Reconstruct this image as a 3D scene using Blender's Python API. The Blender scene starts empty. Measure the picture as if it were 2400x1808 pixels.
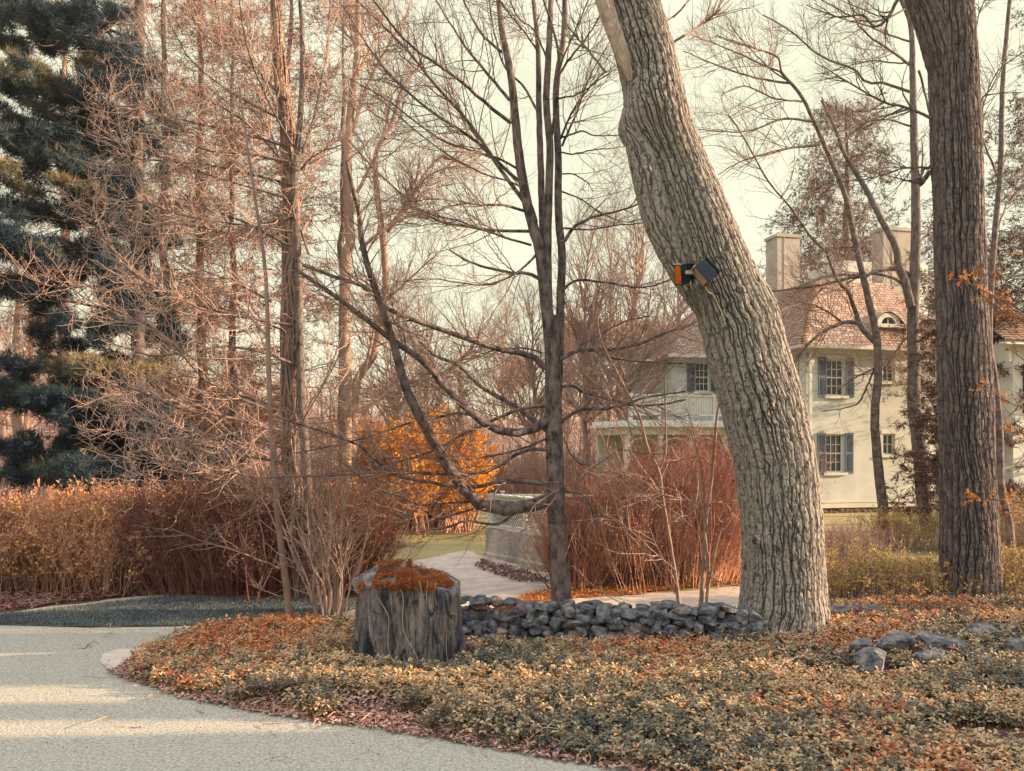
import bpy, bmesh, math
import numpy as np
from mathutils import Vector

# ------------------------------------------------------------------ camera, world, sun, exposure
SC = bpy.context.scene
COL = SC.collection
F, HOR, EYE = 2000.0, 1050.0, 2.4          # focal length in photo pixels, horizon row, eye height
cam_d = bpy.data.cameras.new("camera")
cam = bpy.data.objects.new("camera", cam_d); COL.objects.link(cam); SC.camera = cam
cam_d.sensor_width = 36.0
cam_d.lens = F / 2400.0 * 36.0
cam_d.shift_y = (HOR - 904.0) / 2400.0
cam_d.clip_start, cam_d.clip_end = 0.1, 3000.0
cam.location = (0, 0, EYE)
cam.rotation_euler = (math.radians(90), 0, 0)

SUN_AZ, SUN_EL = 87.0, 13.0                # degrees from +Y towards +X; elevation
SC.view_settings.view_transform = 'Standard'
SC.view_settings.look = 'None'
SC.view_settings.gamma = 1.0
SC.view_settings.use_curve_mapping = False
SC.view_settings.exposure = 1.78
SC.cycles.max_bounces = 4
SC.cycles.diffuse_bounces = 2
SC.cycles.glossy_bounces = 2
SC.cycles.transparent_max_bounces = 4

sun_d = bpy.data.lights.new("sun", 'SUN')
sun_d.energy = 5.0; sun_d.angle = math.radians(0.6); sun_d.color = (1.0, 0.70, 0.44)
sun = bpy.data.objects.new("sun", sun_d); COL.objects.link(sun)
_v = Vector((math.sin(math.radians(SUN_AZ)) * math.cos(math.radians(SUN_EL)),
             math.cos(math.radians(SUN_AZ)) * math.cos(math.radians(SUN_EL)), math.sin(math.radians(SUN_EL))))
sun.rotation_euler = _v.to_track_quat('Z', 'Y').to_euler()
sun.location = (30, 3, 10)

world = bpy.data.worlds.new("World"); SC.world = world; world.use_nodes = True
nt = world.node_tree; nt.nodes.clear()
def N_(t, **k):
    n = nt.nodes.new(t)
    for a, b in k.items(): setattr(n, a, b)
    return n
out = N_('ShaderNodeOutputWorld'); bg = N_('ShaderNodeBackground')
sky = N_('ShaderNodeTexSky', sky_type='NISHITA', sun_disc=False, sun_elevation=math.radians(SUN_EL), sun_rotation=math.radians(SUN_AZ))
geo = N_('ShaderNodeTexCoord')
sep = N_('ShaderNodeSeparateXYZ'); nt.links.new(geo.outputs['Generated'], sep.inputs[0])
# thin bright cloud veil, made brighter overhead and behind the viewer as added fill light
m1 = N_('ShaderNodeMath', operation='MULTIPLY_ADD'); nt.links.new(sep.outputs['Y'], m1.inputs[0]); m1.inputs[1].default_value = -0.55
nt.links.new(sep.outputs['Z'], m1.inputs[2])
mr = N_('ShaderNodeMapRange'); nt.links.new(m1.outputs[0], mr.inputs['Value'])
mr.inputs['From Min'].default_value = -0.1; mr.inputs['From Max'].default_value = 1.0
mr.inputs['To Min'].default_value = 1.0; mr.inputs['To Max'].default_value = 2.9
noi = N_('ShaderNodeTexNoise'); noi.inputs['Scale'].default_value = 2.2; noi.inputs['Detail'].default_value = 5.0; noi.inputs['Roughness'].default_value = 0.55
mp = N_('ShaderNodeMapping'); mp.inputs['Scale'].default_value = (1.0, 1.0, 3.0)
nt.links.new(geo.outputs['Generated'], mp.inputs['Vector']); nt.links.new(mp.outputs[0], noi.inputs['Vector'])
rmp = N_('ShaderNodeValToRGB'); nt.links.new(noi.outputs['Fac'], rmp.inputs[0])
rmp.color_ramp.elements[0].position = 0.35; rmp.color_ramp.elements[0].color = (2.60, 2.62, 1.86, 1)
rmp.color_ramp.elements[1].position = 0.65; rmp.color_ramp.elements[1].color = (3.15, 3.12, 2.28, 1)
zr = N_('ShaderNodeMapRange'); nt.links.new(sep.outputs['Z'], zr.inputs['Value']); zr.inputs['From Min'].default_value = .42; zr.inputs['From Max'].default_value = .8
mc = N_('ShaderNodeMix', data_type='RGBA'); nt.links.new(zr.outputs[0], mc.inputs[0]); nt.links.new(rmp.outputs[0], mc.inputs[6]); mc.inputs[7].default_value = (2.15, 2.25, 2.65, 1)
vm = N_('ShaderNodeVectorMath', operation='SCALE'); nt.links.new(mc.outputs[2], vm.inputs[0]); # low sky dimmed to the sides and behind for contrast, as if by trees
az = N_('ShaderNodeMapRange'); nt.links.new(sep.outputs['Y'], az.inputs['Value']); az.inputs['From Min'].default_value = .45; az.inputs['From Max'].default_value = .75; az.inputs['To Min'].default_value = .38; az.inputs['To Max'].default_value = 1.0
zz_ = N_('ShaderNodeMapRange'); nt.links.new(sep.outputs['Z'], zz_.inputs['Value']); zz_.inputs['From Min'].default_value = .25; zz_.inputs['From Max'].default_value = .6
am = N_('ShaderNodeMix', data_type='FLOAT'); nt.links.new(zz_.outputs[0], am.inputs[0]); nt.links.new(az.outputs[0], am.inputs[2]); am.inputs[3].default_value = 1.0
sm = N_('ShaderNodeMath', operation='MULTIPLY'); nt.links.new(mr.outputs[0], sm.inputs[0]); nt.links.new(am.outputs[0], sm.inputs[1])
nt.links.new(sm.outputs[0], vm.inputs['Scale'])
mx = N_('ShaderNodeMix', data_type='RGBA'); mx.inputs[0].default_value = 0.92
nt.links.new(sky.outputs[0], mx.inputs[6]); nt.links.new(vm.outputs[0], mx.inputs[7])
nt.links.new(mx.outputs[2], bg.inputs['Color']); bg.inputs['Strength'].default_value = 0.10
nt.links.new(bg.outputs[0], out.inputs['Surface'])

# ------------------------------------------------------------------ helpers
def RNG(s): return np.random.default_rng(s)
def lin(r, g, b):
    f = lambda c: ((c/255.0)/12.92 if c/255.0 <= 0.04045 else ((c/255.0+0.055)/1.055)**2.4)
    return (f(r), f(g), f(b), 1.0)
def W(px, py, Y):
    px = np.asarray(px, float); py = np.asarray(py, float); Y = np.asarray(Y, float)
    return np.stack(np.broadcast_arrays((px-1200.0)/F*Y, Y, EYE+(HOR-py)/F*Y), -1)
def G(px, py, z=0.0):                       # where a photo point meets the flat ground
    px = np.asarray(px, float); py = np.asarray(py, float)
    Y = (EYE-z)*F/(py-HOR)
    return np.stack(np.broadcast_arrays((px-1200.0)/F*Y, Y, np.full_like(Y, z)), -1)
ZO = dict(A=(0, 0), B=(800, 0), C=(1600, 0), D=(0, 600), E=(800, 600), K=(1600, 600), G=(0, 1200), H=(800, 1200), I=(1600, 1200))
def Z(z, *pts):                             # survey points read off enlarged parts of the photograph
    k = 2.74 if z in 'GHI' else 2.765
    return np.array([(ZO[z][0]+x/k, ZO[z][1]+y/k) for x, y in pts], float)

_T = RNG(7).random((32, 32, 32)) * 2 - 1
def vnoise(p):
    p = np.asarray(p, float); i = np.floor(p).astype(int); f = p - i; f = f*f*(3-2*f)
    a = i & 31; b = (i+1) & 31
    x0, y0, z0 = a[..., 0], a[..., 1], a[..., 2]; x1, y1, z1 = b[..., 0], b[..., 1], b[..., 2]
    fx, fy, fz = f[..., 0], f[..., 1], f[..., 2]
    l = lambda u, v, t: u+(v-u)*t
    return l(l(l(_T[x0, y0, z0], _T[x1, y0, z0], fx), l(_T[x0, y1, z0], _T[x1, y1, z0], fx), fy),
             l(l(_T[x0, y0, z1], _T[x1, y0, z1], fx), l(_T[x0, y1, z1], _T[x1, y1, z1], fx), fy), fz)
def fbm(p, o=3):
    p = np.asarray(p, float)
    return sum(vnoise(p*2**k+k*7.3)/2**k for k in range(o))
def sstep(x, a, b):
    t = np.clip((x-a)/(b-a), 0, 1); return t*t*(3-2*t)
def unit(v): return v/np.maximum(np.linalg.norm(v, axis=-1, keepdims=True), 1e-9)

OFF = {}
def mk(name, V, Fs, mat, parent=None, tint=None, smooth=False, mats=None, midx=None):
    """V (n,3) world coordinates; Fs list of (m,3)/(m,4) index arrays; one mesh object"""
    V = np.asarray(V, np.float32).reshape(-1, 3)
    off = OFF.get(parent.name, np.zeros(3)) if parent else np.zeros(3)
    V = V - off.astype(np.float32)
    Fs = [np.asarray(f, np.int32) for f in Fs if len(f)]
    me = bpy.data.meshes.new(name)
    tot = sum(f.size for f in Fs); n = sum(len(f) for f in Fs)
    me.vertices.add(len(V)); me.vertices.foreach_set('co', V.ravel())
    me.loops.add(tot); me.loops.foreach_set('vertex_index', np.concatenate([f.ravel() for f in Fs]))
    me.polygons.add(n)
    sizes = np.concatenate([np.full(len(f), f.shape[1], np.int32) for f in Fs])
    me.polygons.foreach_set('loop_start', np.concatenate([[0], np.cumsum(sizes)[:-1]]).astype(np.int32))
    me.polygons.foreach_set('loop_total', sizes)
    me.polygons.foreach_set('use_smooth', np.full(n, bool(smooth)))
    if tint is not None:
        a = me.attributes.new('tint', 'FLOAT', 'POINT'); a.data.foreach_set('value', np.asarray(tint, np.float32).ravel())
    for m in (mats or [mat]): me.materials.append(m)
    if midx is not None: me.polygons.foreach_set('material_index', np.asarray(midx, np.int32))
    me.update(calc_edges=True)
    o = bpy.data.objects.new(name, me); COL.objects.link(o)
    if parent: o.parent = parent; OFF[o.name] = off
    return o
def tag(o, label=None, cat=None, group=None, kind=None):
    if label: o['label'] = label
    if cat: o['category'] = cat
    if group: o['group'] = group
    if kind: o['kind'] = kind
    return o
def thing(name, label, cat, loc, group=None):
    o = bpy.data.objects.new(name, None); COL.objects.link(o); o.location = tuple(float(c) for c in loc); o.empty_display_size = 0.2
    OFF[o.name] = np.array(loc, float); return tag(o, label, cat, group)
class MB:
    """collects geometry and builds it as ONE mesh"""
    def __init__(s): s.V = []; s.Q = []; s.T = []; s.t = []; s.n = 0
    def add(s, V, Q=None, T=None, tint=0.0):
        V = np.asarray(V, float).reshape(-1, 3)
        if Q is not None and len(Q): s.Q.append(np.asarray(Q)+s.n)
        if T is not None and len(T): s.T.append(np.asarray(T)+s.n)
        s.V.append(V); s.t.append(np.broadcast_to(np.asarray(tint, float), (len(V),)).copy()); s.n += len(V); return s
    def box(s, c, h, R=None, tint=0.0):       # centre, half sizes, optional 3x3 rows = axes
        k = np.array([(x, y, z) for x in (-1, 1) for y in (-1, 1) for z in (-1, 1)], float)*np.array(h)
        if R is not None: k = k@np.array(R)
        return s.add(k+np.array(c), [(0, 1, 3, 2), (4, 6, 7, 5), (0, 4, 5, 1), (2, 3, 7, 6), (0, 2, 6, 4), (1, 5, 7, 3)], tint=tint)
    def tubes(s, P, R, sides=4, tint=0.0):
        V, Q = tubes(P, R, sides)
        return s.add(V, Q, tint=np.repeat(np.broadcast_to(np.asarray(tint, float), (len(P),)), P.shape[1]*sides))
    def build(s, name, mat, parent=None, smooth=False):
        return mk(name, np.concatenate(s.V), ([np.concatenate(s.Q)] if s.Q else [])+([np.concatenate(s.T)] if s.T else []), mat, parent, np.concatenate(s.t), smooth)
def tubes(P, R, sides=4):
    N, n, _ = P.shape
    T = np.empty_like(P); T[:, 1:-1] = P[:, 2:]-P[:, :-2]; T[:, 0] = P[:, 1]-P[:, 0]; T[:, -1] = P[:, -1]-P[:, -2]; T = unit(T)
    D = np.abs(unit(P[:, -1]-P[:, 0])); ax = np.argmin(D, 1); ref = np.zeros((N, 3)); ref[np.arange(N), ax] = 1
    U = unit(np.cross(T, ref[:, None, :])); Vv = np.cross(T, U)
    a = np.arange(sides)*2*np.pi/sides
    ring = P[:, :, None, :]+R[:, :, None, None]*(np.cos(a)[None, None, :, None]*U[:, :, None, :]+np.sin(a)[None, None, :, None]*Vv[:, :, None, :])
    idx = np.arange(N*n*sides).reshape(N, n, sides)
    q = np.stack([idx[:, :-1], np.roll(idx[:, :-1], -1, 2), np.roll(idx[:, 1:], -1, 2), idx[:, 1:]], -1).reshape(-1, 4)
    return ring.reshape(-1, 3), q
def resample(P, n, R=None):
    """Catmull-Rom through points, evenly spaced"""
    P = np.asarray(P, float); m = len(P)
    E = np.concatenate([[2*P[0]-P[1]], P, [2*P[-1]-P[-2]]])
    t = np.linspace(0, m-1, max(n*4, 24)); i = np.clip(t.astype(int), 0, m-2); f = (t-i)[:, None]
    a, b, c, d = E[i], E[i+1], E[i+2], E[i+3]
    Q = 0.5*(2*b+(c-a)*f+(2*a-5*b+4*c-d)*f**2+(3*b-a-3*c+d)*f**3)
    L = np.concatenate([[0], np.cumsum(np.linalg.norm(np.diff(Q, axis=0), axis=1))]); s = np.linspace(0, L[-1], n)
    O = np.stack([np.interp(s, L, Q[:, k]) for k in range(P.shape[1])], 1)
    return O
def spawn(P, R, M, rng, t0=.15, t1=1., ang=(35, 60), ln=(.5, 1.), n=6, wig=.15, up=.1, rr=.6, rmin=.002, rcap=9, taper=.35, shrink=.5, flat=1.0, bias=None):
    """M child branches growing from the polylines P (N,n,3)"""
    N, n0, _ = P.shape
    L = np.linalg.norm(np.diff(P, axis=1), axis=2).sum(1)
    k = rng.choice(N, M, p=L/L.sum()); t = t0+(t1-t0)*rng.random(M)
    f = t*(n0-1); i = np.minimum(f.astype(int), n0-2); a = (f-i)[:, None]
    pos = P[k, i]*(1-a)+P[k, i+1]*a; tan = unit(P[k, i+1]-P[k, i]); rad = R[k, i]*(1-a[:, 0])+R[k, i+1]*a[:, 0]
    rv = rng.normal(size=(M, 3)); rv[:, 2] *= flat
    perp = unit(rv-(rv*tan).sum(1, keepdims=True)*tan)
    th = np.radians(rng.uniform(ang[0], ang[1], M))[:, None]
    d = tan*np.cos(th)+perp*np.sin(th)
    if bias is not None: d = unit(d+np.array(bias))
    ln_ = rng.uniform(ln[0], ln[1], M)*(1-shrink*t)
    pts = [pos]; st = (ln_/(n-1))[:, None]
    for j in range(n-1):
        d = unit(d+wig*rng.normal(size=(M, 3))+np.array([0, 0, up]))
        pts.append(pts[-1]+d*st)
    r0 = np.clip(rad*rr, rmin, rcap)
    Rr = r0[:, None]*(1-(1-taper)*np.linspace(0, 1, n))[None]
    return np.stack(pts, 1), np.maximum(Rr, rmin*.6)
def limb(path, Y, w0, w1, rng, n=18, dY=0.0, wob=.004, pw=1.0):
    """a limb traced as photo points (px,py); Y distance (start, end); widths in photo px"""
    path = np.asarray(path, float); q = resample(path, n)
    s = np.linspace(0, 1, n); Ya, Yb = (Y if isinstance(Y, tuple) else (Y, Y+dY))
    Yv = Ya+(Yb-Ya)*s+wob*Ya*2*np.interp(s, np.linspace(0, 1, 6), rng.normal(size=6)*np.array([0, 1, 1, 1, 1, 1]))
    P = W(q[:, 0], q[:, 1], Yv)
    P[1:] += rng.normal(size=(n-1, 3))*wob*.35*Ya*np.array([1, 1, 1])*.3
    w = w1+(w0-w1)*(1-s)**pw
    return P, w/2/F*Yv
def stack(ls): return np.stack([a for a, b in ls]), np.stack([b for a, b in ls])
def leaves(pos, d, size, wr, rng, fold=.25, n_up=0.0):
    """diamond leaves: base, two sides, tip"""
    M = len(pos); d = unit(d); rv = rng.normal(size=(M, 3)); rv[:, 2] += n_up*3
    u = unit(np.cross(d, unit(rv))); nrm = np.cross(u, d)
    size = np.broadcast_to(size, (M,))[:, None]
    b = pos; mid = pos+d*size*.55+nrm*size*fold*.3; tip = pos+d*size-nrm*size*fold*.35
    V = np.stack([b, mid-u*size*wr*.5, tip, mid+u*size*wr*.5], 1).reshape(-1, 3)
    i = np.arange(M)[:, None]*4
    T = np.concatenate([i+np.array([[0, 3, 1]]), i+np.array([[1, 3, 2]])])
    return V, T
def addleaves(mb, pos, d, size, wr, rng, tint, **k):
    V, T = leaves(pos, d, size, wr, rng, **k); mb.add(V, T=T, tint=np.repeat(np.broadcast_to(tint, (len(pos),)), 4))
def inpoly(x, y, poly):
    c = np.zeros(x.shape, bool); j = len(poly)-1
    for i in range(len(poly)):
        xi, yi = poly[i][:2]; xj, yj = poly[j][:2]
        hit = ((yi > y) != (yj > y)) & (x < (xj-xi)*(y-yi)/((yj-yi) if yj != yi else 1e-9)+xi); c ^= hit; j = i
    return c
def sample_poly(poly, M, rng, Ymax=60):
    """random points in a ground polygon"""
    p = np.array(poly)[:, :2]; lo, hi = p.min(0), p.max(0); out = []
    while sum(map(len, out)) < M:
        q = lo+(hi-lo)*rng.random((M*3, 2)); out.append(q[inpoly(q[:, 0], q[:, 1], p)])
    return np.concatenate(out)[:M]

# ------------------------------------------------------------------ materials
def mat(name, c1, c2=None, scale=5.0, rough=.85, bump=0.0, bscale=None, detail=6.0, stretch=None, c3=None, tint=None, spec=.25, ramp=None, lo=.35, hi=.65, metal=0.0, transl=0.0):
    """procedural: noise mix of colours; tint = list of (pos, colour) driven by the mesh attribute"""
    m = bpy.data.materials.new(name); m.use_nodes = True; t = m.node_tree; b = t.nodes['Principled BSDF']; L = t.links
    b.inputs['Roughness'].default_value = rough; b.inputs['Specular IOR Level'].default_value = spec; b.inputs['Metallic'].default_value = metal
    tc = t.nodes.new('ShaderNodeTexCoord'); mp = t.nodes.new('ShaderNodeMapping'); L.new(tc.outputs['Object'], mp.inputs[0])
    if stretch: mp.inputs['Scale'].default_value = stretch
    nz = t.nodes.new('ShaderNodeTexNoise'); nz.inputs['Scale'].default_value = scale; nz.inputs['Detail'].default_value = detail; nz.inputs['Roughness'].default_value = .65
    L.new(mp.outputs[0], nz.inputs['Vector'])
    col = None
    r = t.nodes.new('ShaderNodeValToRGB'); L.new(nz.outputs['Fac'], r.inputs[0]); e = r.color_ramp.elements
    c2 = c2 or c1
    e[0].position, e[0].color = lo, c1; e[1].position, e[1].color = hi, c2
    if c3: x = e.new((lo+hi)/2); x.color = c3
    col = r.outputs[0]
    if tint:
        at = t.nodes.new('ShaderNodeAttribute'); at.attribute_name = 'tint'
        r2 = t.nodes.new('ShaderNodeValToRGB'); L.new(at.outputs['Fac'], r2.inputs[0]); e = r2.color_ramp.elements
        e[0].position, e[0].color = tint[0]; e[1].position, e[1].color = tint[-1]
        for p, c in tint[1:-1]: x = e.new(p); x.color = c
        mm = t.nodes.new('ShaderNodeMix'); mm.data_type = 'RGBA'; mm.blend_type = 'MULTIPLY'; mm.inputs[0].default_value = 1.0
        L.new(r2.outputs[0], mm.inputs[6]); L.new(col, mm.inputs[7]); col = mm.outputs[2]
    L.new(col, b.inputs['Base Color'])
    if bump:
        n2 = t.nodes.new('ShaderNodeTexNoise'); n2.inputs['Scale'].default_value = bscale or scale*4; n2.inputs['Detail'].default_value = 6
        L.new(mp.outputs[0], n2.inputs['Vector']); bp = t.nodes.new('ShaderNodeBump'); bp.inputs['Strength'].default_value = bump; bp.inputs['Distance'].default_value = .02
        L.new(n2.outputs['Fac'], bp.inputs['Height']); L.new(bp.outputs[0], b.inputs['Normal'])
    if transl:
        tr = t.nodes.new('ShaderNodeBsdfTranslucent'); L.new(col, tr.inputs[0]); ms = t.nodes.new('ShaderNodeMixShader'); ms.inputs[0].default_value = transl
        L.new(b.outputs[0], ms.inputs[1]); L.new(tr.outputs[0], ms.inputs[2]); L.new(ms.outputs[0], t.nodes['Material Output'].inputs[0])
    return m
WH = (1, 1, 1, 1); GR = (.72, .72, .72, 1)
M = dict(
 drive=mat('gravel_drive', (.20, .185, .145, 1), (.50, .46, .36, 1), 42, .95, .8, 60, 9, lo=.36, hi=.66),
 path=mat('gravel_path', (.40, .33, .255, 1), (.58, .49, .38, 1), 3, .95, .7, 60, 9),
 ground=mat('meadow', (.20, .16, .065, 1), (.34, .27, .11, 1), .35, .95, .6, 12, 9, c3=(.26, .22, .09, 1)),
 lawn=mat('lawn', (.05, .062, .06, 1), (.16, .155, .11, 1), 1.2, .95, .8, 60, 9),
 soil=mat('leaf_soil', (.025, .014, .013, 1), (.11, .052, .035, 1), 6, .95, .8, 40, 9),
 litter=mat('litter', (.30, .08, .03, 1), (.42, .16, .06, 1), 6, .95, .8, 40, 9),
 bark=mat('ash_bark', (.042, .042, .05, 1), (.215, .185, .175, 1), 22, .9, .5, 60, 7, stretch=(1, 1, .3), c3=(.29, .25, .21, 1)),
 bark2=mat('oak_bark', (.042, .036, .042, 1), (.19, .145, .128, 1), 16, .9, .5, 60, 7, stretch=(1, 1, .3)),
 maple=mat('maple_bark', (.028, .025, .032, 1), (.18, .13, .115, 1), 11, .85, .3, 40, 7, stretch=(1, 1, .5), lo=.38, hi=.6),
 darkbark=mat('dark_bark', (.05, .04, .042, 1), (.17, .125, .105, 1), 9, .85, .3, 40, 7, lo=.4, hi=.62),
 twig=mat('twig', (.17, .105, .085, 1), (.26, .17, .13, 1), 3, .8),
 pale=mat('pale_twig', (.28, .18, .145, 1), (.44, .30, .24, 1), 3, .75),
 pink=mat('rosy_twig', (.17, .085, .068, 1), (.36, .19, .14, 1), 2, .8),
 hemlock=mat('hemlock_twig', (.24, .15, .12, 1), (.36, .24, .18, 1), 2, .8),
 redtwig=mat('red_twig', (.20, .075, .06, 1), (.55, .30, .20, 1), 1.5, .8),
 hedge=mat('hedge_twig', (.11, .04, .033, 1), (.24, .10, .065, 1), 2, .85),
 rock=mat('fieldstone', (.035, .042, .055, 1), (.30, .27, .245, 1), 9, .85, .9, 28, 9, lo=.38, hi=.72, tint=[(0, (.6, .65, .75, 1)), (.7, WH), (1, (1.5, 1.15, .95, 1))]),
 boulder=mat('boulder_stone', (.022, .028, .042, 1), (.27, .22, .195, 1), 9, .85, .9, 40, 10, stretch=(1, 1, .22), lo=.36, hi=.66), barewood=mat('bare_wood', (.26, .19, .15, 1), (.42, .33, .26, 1), 12, .85, .4, 40, stretch=(1, 1, .2)),
 moss=mat('moss', (.30, .08, .025, 1), (.50, .19, .06, 1), 9, .95, tint=[(0, (.45, .35, .35, 1)), (1, WH)]),
 concrete=mat('concrete', (.13, .12, .12, 1), (.46, .40, .34, 1), 1.6, .9, .4, 20, 9, stretch=(1, 1, .45), lo=.33, hi=.62),
 stucco=mat('stucco', (.40, .405, .375, 1), (.50, .50, .455, 1), 1.6, .9, .25, 30, 8),
 trim=mat('cream_trim', (.46, .43, .38, 1), (.53, .49, .43, 1), 2, .6),
 white=mat('white_paint', (.52, .52, .46, 1), (.60, .60, .53, 1), 3, .6),
 shutter=mat('blue_shutter', (.055, .085, .12, 1), (.085, .125, .165, 1), 3, .6),
 glass=mat('window_glass', (.012, .02, .03, 1), (.02, .03, .045, 1), 1, .08, spec=.6),
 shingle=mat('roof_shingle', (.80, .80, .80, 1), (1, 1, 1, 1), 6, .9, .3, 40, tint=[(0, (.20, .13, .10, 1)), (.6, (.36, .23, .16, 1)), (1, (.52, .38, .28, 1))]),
 stonebase=mat('foundation_stone', (.06, .035, .03, 1), (.20, .12, .09, 1), 4, .9, .8, 15),
 chimney=mat('chimney_stucco', (.27, .24, .21, 1), (.42, .37, .31, 1), 1.2, .9, .2, 20, lo=.3, hi=.7),
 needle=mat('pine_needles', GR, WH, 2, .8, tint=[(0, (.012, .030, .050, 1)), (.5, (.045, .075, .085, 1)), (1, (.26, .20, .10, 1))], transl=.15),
 bluneedle=mat('spruce_needles', GR, WH, 2, .8, tint=[(0, (.010, .014, .024, 1)), (.5, (.055, .035, .034, 1)), (1, (.22, .085, .05, 1))]),
 redneedle=mat('hemlock_needles', GR, WH, 2, .8, tint=[(0, (.02, .012, .014, 1)), (.5, (.12, .045, .03, 1)), (1, (.40, .17, .08, 1))]),
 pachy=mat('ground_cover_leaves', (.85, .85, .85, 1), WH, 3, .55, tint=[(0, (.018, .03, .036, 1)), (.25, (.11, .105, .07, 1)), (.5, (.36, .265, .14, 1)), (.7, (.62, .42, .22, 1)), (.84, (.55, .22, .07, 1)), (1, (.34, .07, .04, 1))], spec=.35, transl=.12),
 dead=mat('dead_leaves', GR, WH, 5, .8, tint=[(0, (.09, .035, .03, 1)), (.5, (.28, .13, .09, 1)), (1, (.55, .36, .27, 1))]),
 orangeleaf=mat('orange_leaves', GR, WH, 5, .7, tint=[(0, (.42, .13, .03, 1)), (1, (.70, .36, .10, 1))], transl=.3),
 gold=mat('forsythia_bloom', GR, WH, 5, .7, tint=[(0, (.80, .27, .006, 1)), (1, (1., .50, .015, 1))], transl=.2),
 hedgeleaf=mat('hedge_leaves', GR, WH, 5, .8, tint=[(0, (.055, .045, .035, 1)), (.5, (.32, .14, .085, 1)), (1, (.80, .42, .19, 1))], transl=.15),
 bushleaf=mat('bush_leaves', GR, WH, 5, .8, tint=[(0, (.16, .12, .06, 1)), (.6, (.60, .45, .14, 1)), (1, (.70, .36, .10, 1))], transl=.25),
 redleaf=mat('red_shoot_leaves', GR, WH, 5, .8, tint=[(0, (.14, .03, .022, 1)), (.5, (.36, .11, .06, 1)), (1, (.62, .27, .13, 1))], transl=.1),
 grassb=mat('grass_blades', GR, WH, 3, .8, tint=[(0, (.06, .085, .10, 1)), (.7, (.17, .19, .18, 1)), (1, (.42, .35, .20, 1))]),
 wood=mat('far_wood_twigs', GR, WH, .2, .95, tint=[(0, (.20, .13, .115, 1)), (.5, (.44, .27, .20, 1)), (1, (.62, .40, .27, 1))]),
 hill=mat('hill', (.20, .13, .10, 1), (.34, .21, .155, 1), .08, .95, .3, 2, 9),
 bluehill=mat('far_ridge', (.20, .21, .20, 1), (.26, .26, .24, 1), .02, .95),
 black=mat('black_housing', (.005, .010, .016, 1), (.010, .018, .026, 1), 8, .5),
 grey=mat('grey_metal', (.30, .26, .20, 1), (.36, .31, .24, 1), 8, .5),
 lens=mat('flood_glass', (.38, .25, .18, 1), (.46, .31, .22, 1), 8, .15, spec=.6),
 amber=mat('amber_glass', (.75, .12, .01, 1), (.95, .36, .02, 1), 9, .3, stretch=(1, 1, 3), transl=.5),
)
# ------------------------------------------------------------------ terrain and paths
def zhill(x, y):
    h = 12*sstep(y+.25*np.abs(x+20), 70, 300)+3.2*sstep(-x-.12*y, 6, 40)*sstep(y, 22, 60)
    return h+1.2*vnoise(np.stack([x*.03, y*.03, x*0], -1))*sstep(y, 55, 110)
xs = np.concatenate([np.linspace(-420, -45, 30), np.linspace(-40, 40, 80), np.linspace(45, 420, 30)])
ys = np.concatenate([np.linspace(-30, 0, 6), np.linspace(2, 60, 70), np.linspace(64, 520, 60)])
X, Yg = np.meshgrid(xs, ys, indexing='ij'); nI, nJ = X.shape
idx = np.arange(nI*nJ).reshape(nI, nJ)
q = np.stack([idx[:-1, :-1], idx[1:, :-1], idx[1:, 1:], idx[:-1, 1:]], -1).reshape(-1, 4)
fc = np.stack([X, Yg], -1).reshape(-1, 2)[q[:, 0]]; far = (fc[:, 1] > 52) | ((fc[:, 0] < -9) & (fc[:, 1] > 21))
tag(mk('ground', np.stack([X, Yg, zhill(X, Yg)], -1), [q], None, smooth=True, mats=[M['ground'], M['hill']], midx=far.astype(int)), kind='structure')

def sheet(name, poly, z, m, edge=0.0, seed=1, kind='structure', step=None):
    """flat ground polygon, ragged edge"""
    rng = RNG(seed); p = np.array(poly, float)[:, :2]
    if edge:
        o = []
        for a, b in zip(p, np.roll(p, -1, 0)):
            k = max(2, int(np.linalg.norm(b-a)/(step or .12))); k = min(k, 400)
            for s in np.arange(k)/k: o.append(a+(b-a)*s)
        p = np.array(o); p = p+edge*np.stack([vnoise(np.stack([p[:, 0]*3, p[:, 1]*3, p[:, 0]*0+c], -1))+.5*vnoise(np.stack([p[:, 0]*11, p[:, 1]*11, p[:, 0]*0+c], -1)) for c in (seed, seed+9)], -1)
    bm = bmesh.new(); vs = [bm.verts.new((x, y, z)) for x, y in p]
    f = bm.faces.new(vs); bm.normal_update()
    if f.normal.z < 0: f.normal_flip()
    bmesh.ops.triangulate(bm, faces=[f]); me = bpy.data.meshes.new(name); bm.to_mesh(me); bm.free(); me.materials.append(m)
    o = bpy.data.objects.new(name, me); COL.objects.link(o); return tag(o, kind=kind)
def gp(*pts): return G(*np.array(pts, float).T)[:, :2]

bed_poly = gp((307,1594),(438,1634),(602,1665),(777,1693),(891,1705),(1092,1740),(1311,1777),(1457,1802),(1700,1850),(2100,1930),(2900,2090),(3300,1430),(2350,1425),(1950,1432),(1740,1450),(1060,1460),(830,1462),(781,1456),(657,1454),(547,1463),(456,1481),(365,1507),(310,1550))
drive = np.concatenate([[(-40, 1.0), (-40, 11.4)], gp((-400,1464),(0,1466),(200,1472),(400,1470),(560,1461),(620,1470),(800,1475),(1000,1480),(1300,1550),(1700,1600)), [(12, 7.5), (14, 1.0)]])
sheet('driveway', drive, .004, M['drive'], .03, 2)
path_poly = gp((560,1464),(700,1444),(830,1420),(900,1372),(930,1326),(1000,1309),(1085,1292),(1137,1303),(1260,1340),(1340,1350),(1330,1380),(1240,1395),(1300,1408),(1500,1395),(1740,1374),(2000,1352),(2100,1345),(2700,1330),(2700,1440),(1740,1490),(830,1500),(600,1478))
sheet('gravel_path', path_poly, .010, M['path'], .10, 3)
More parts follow.
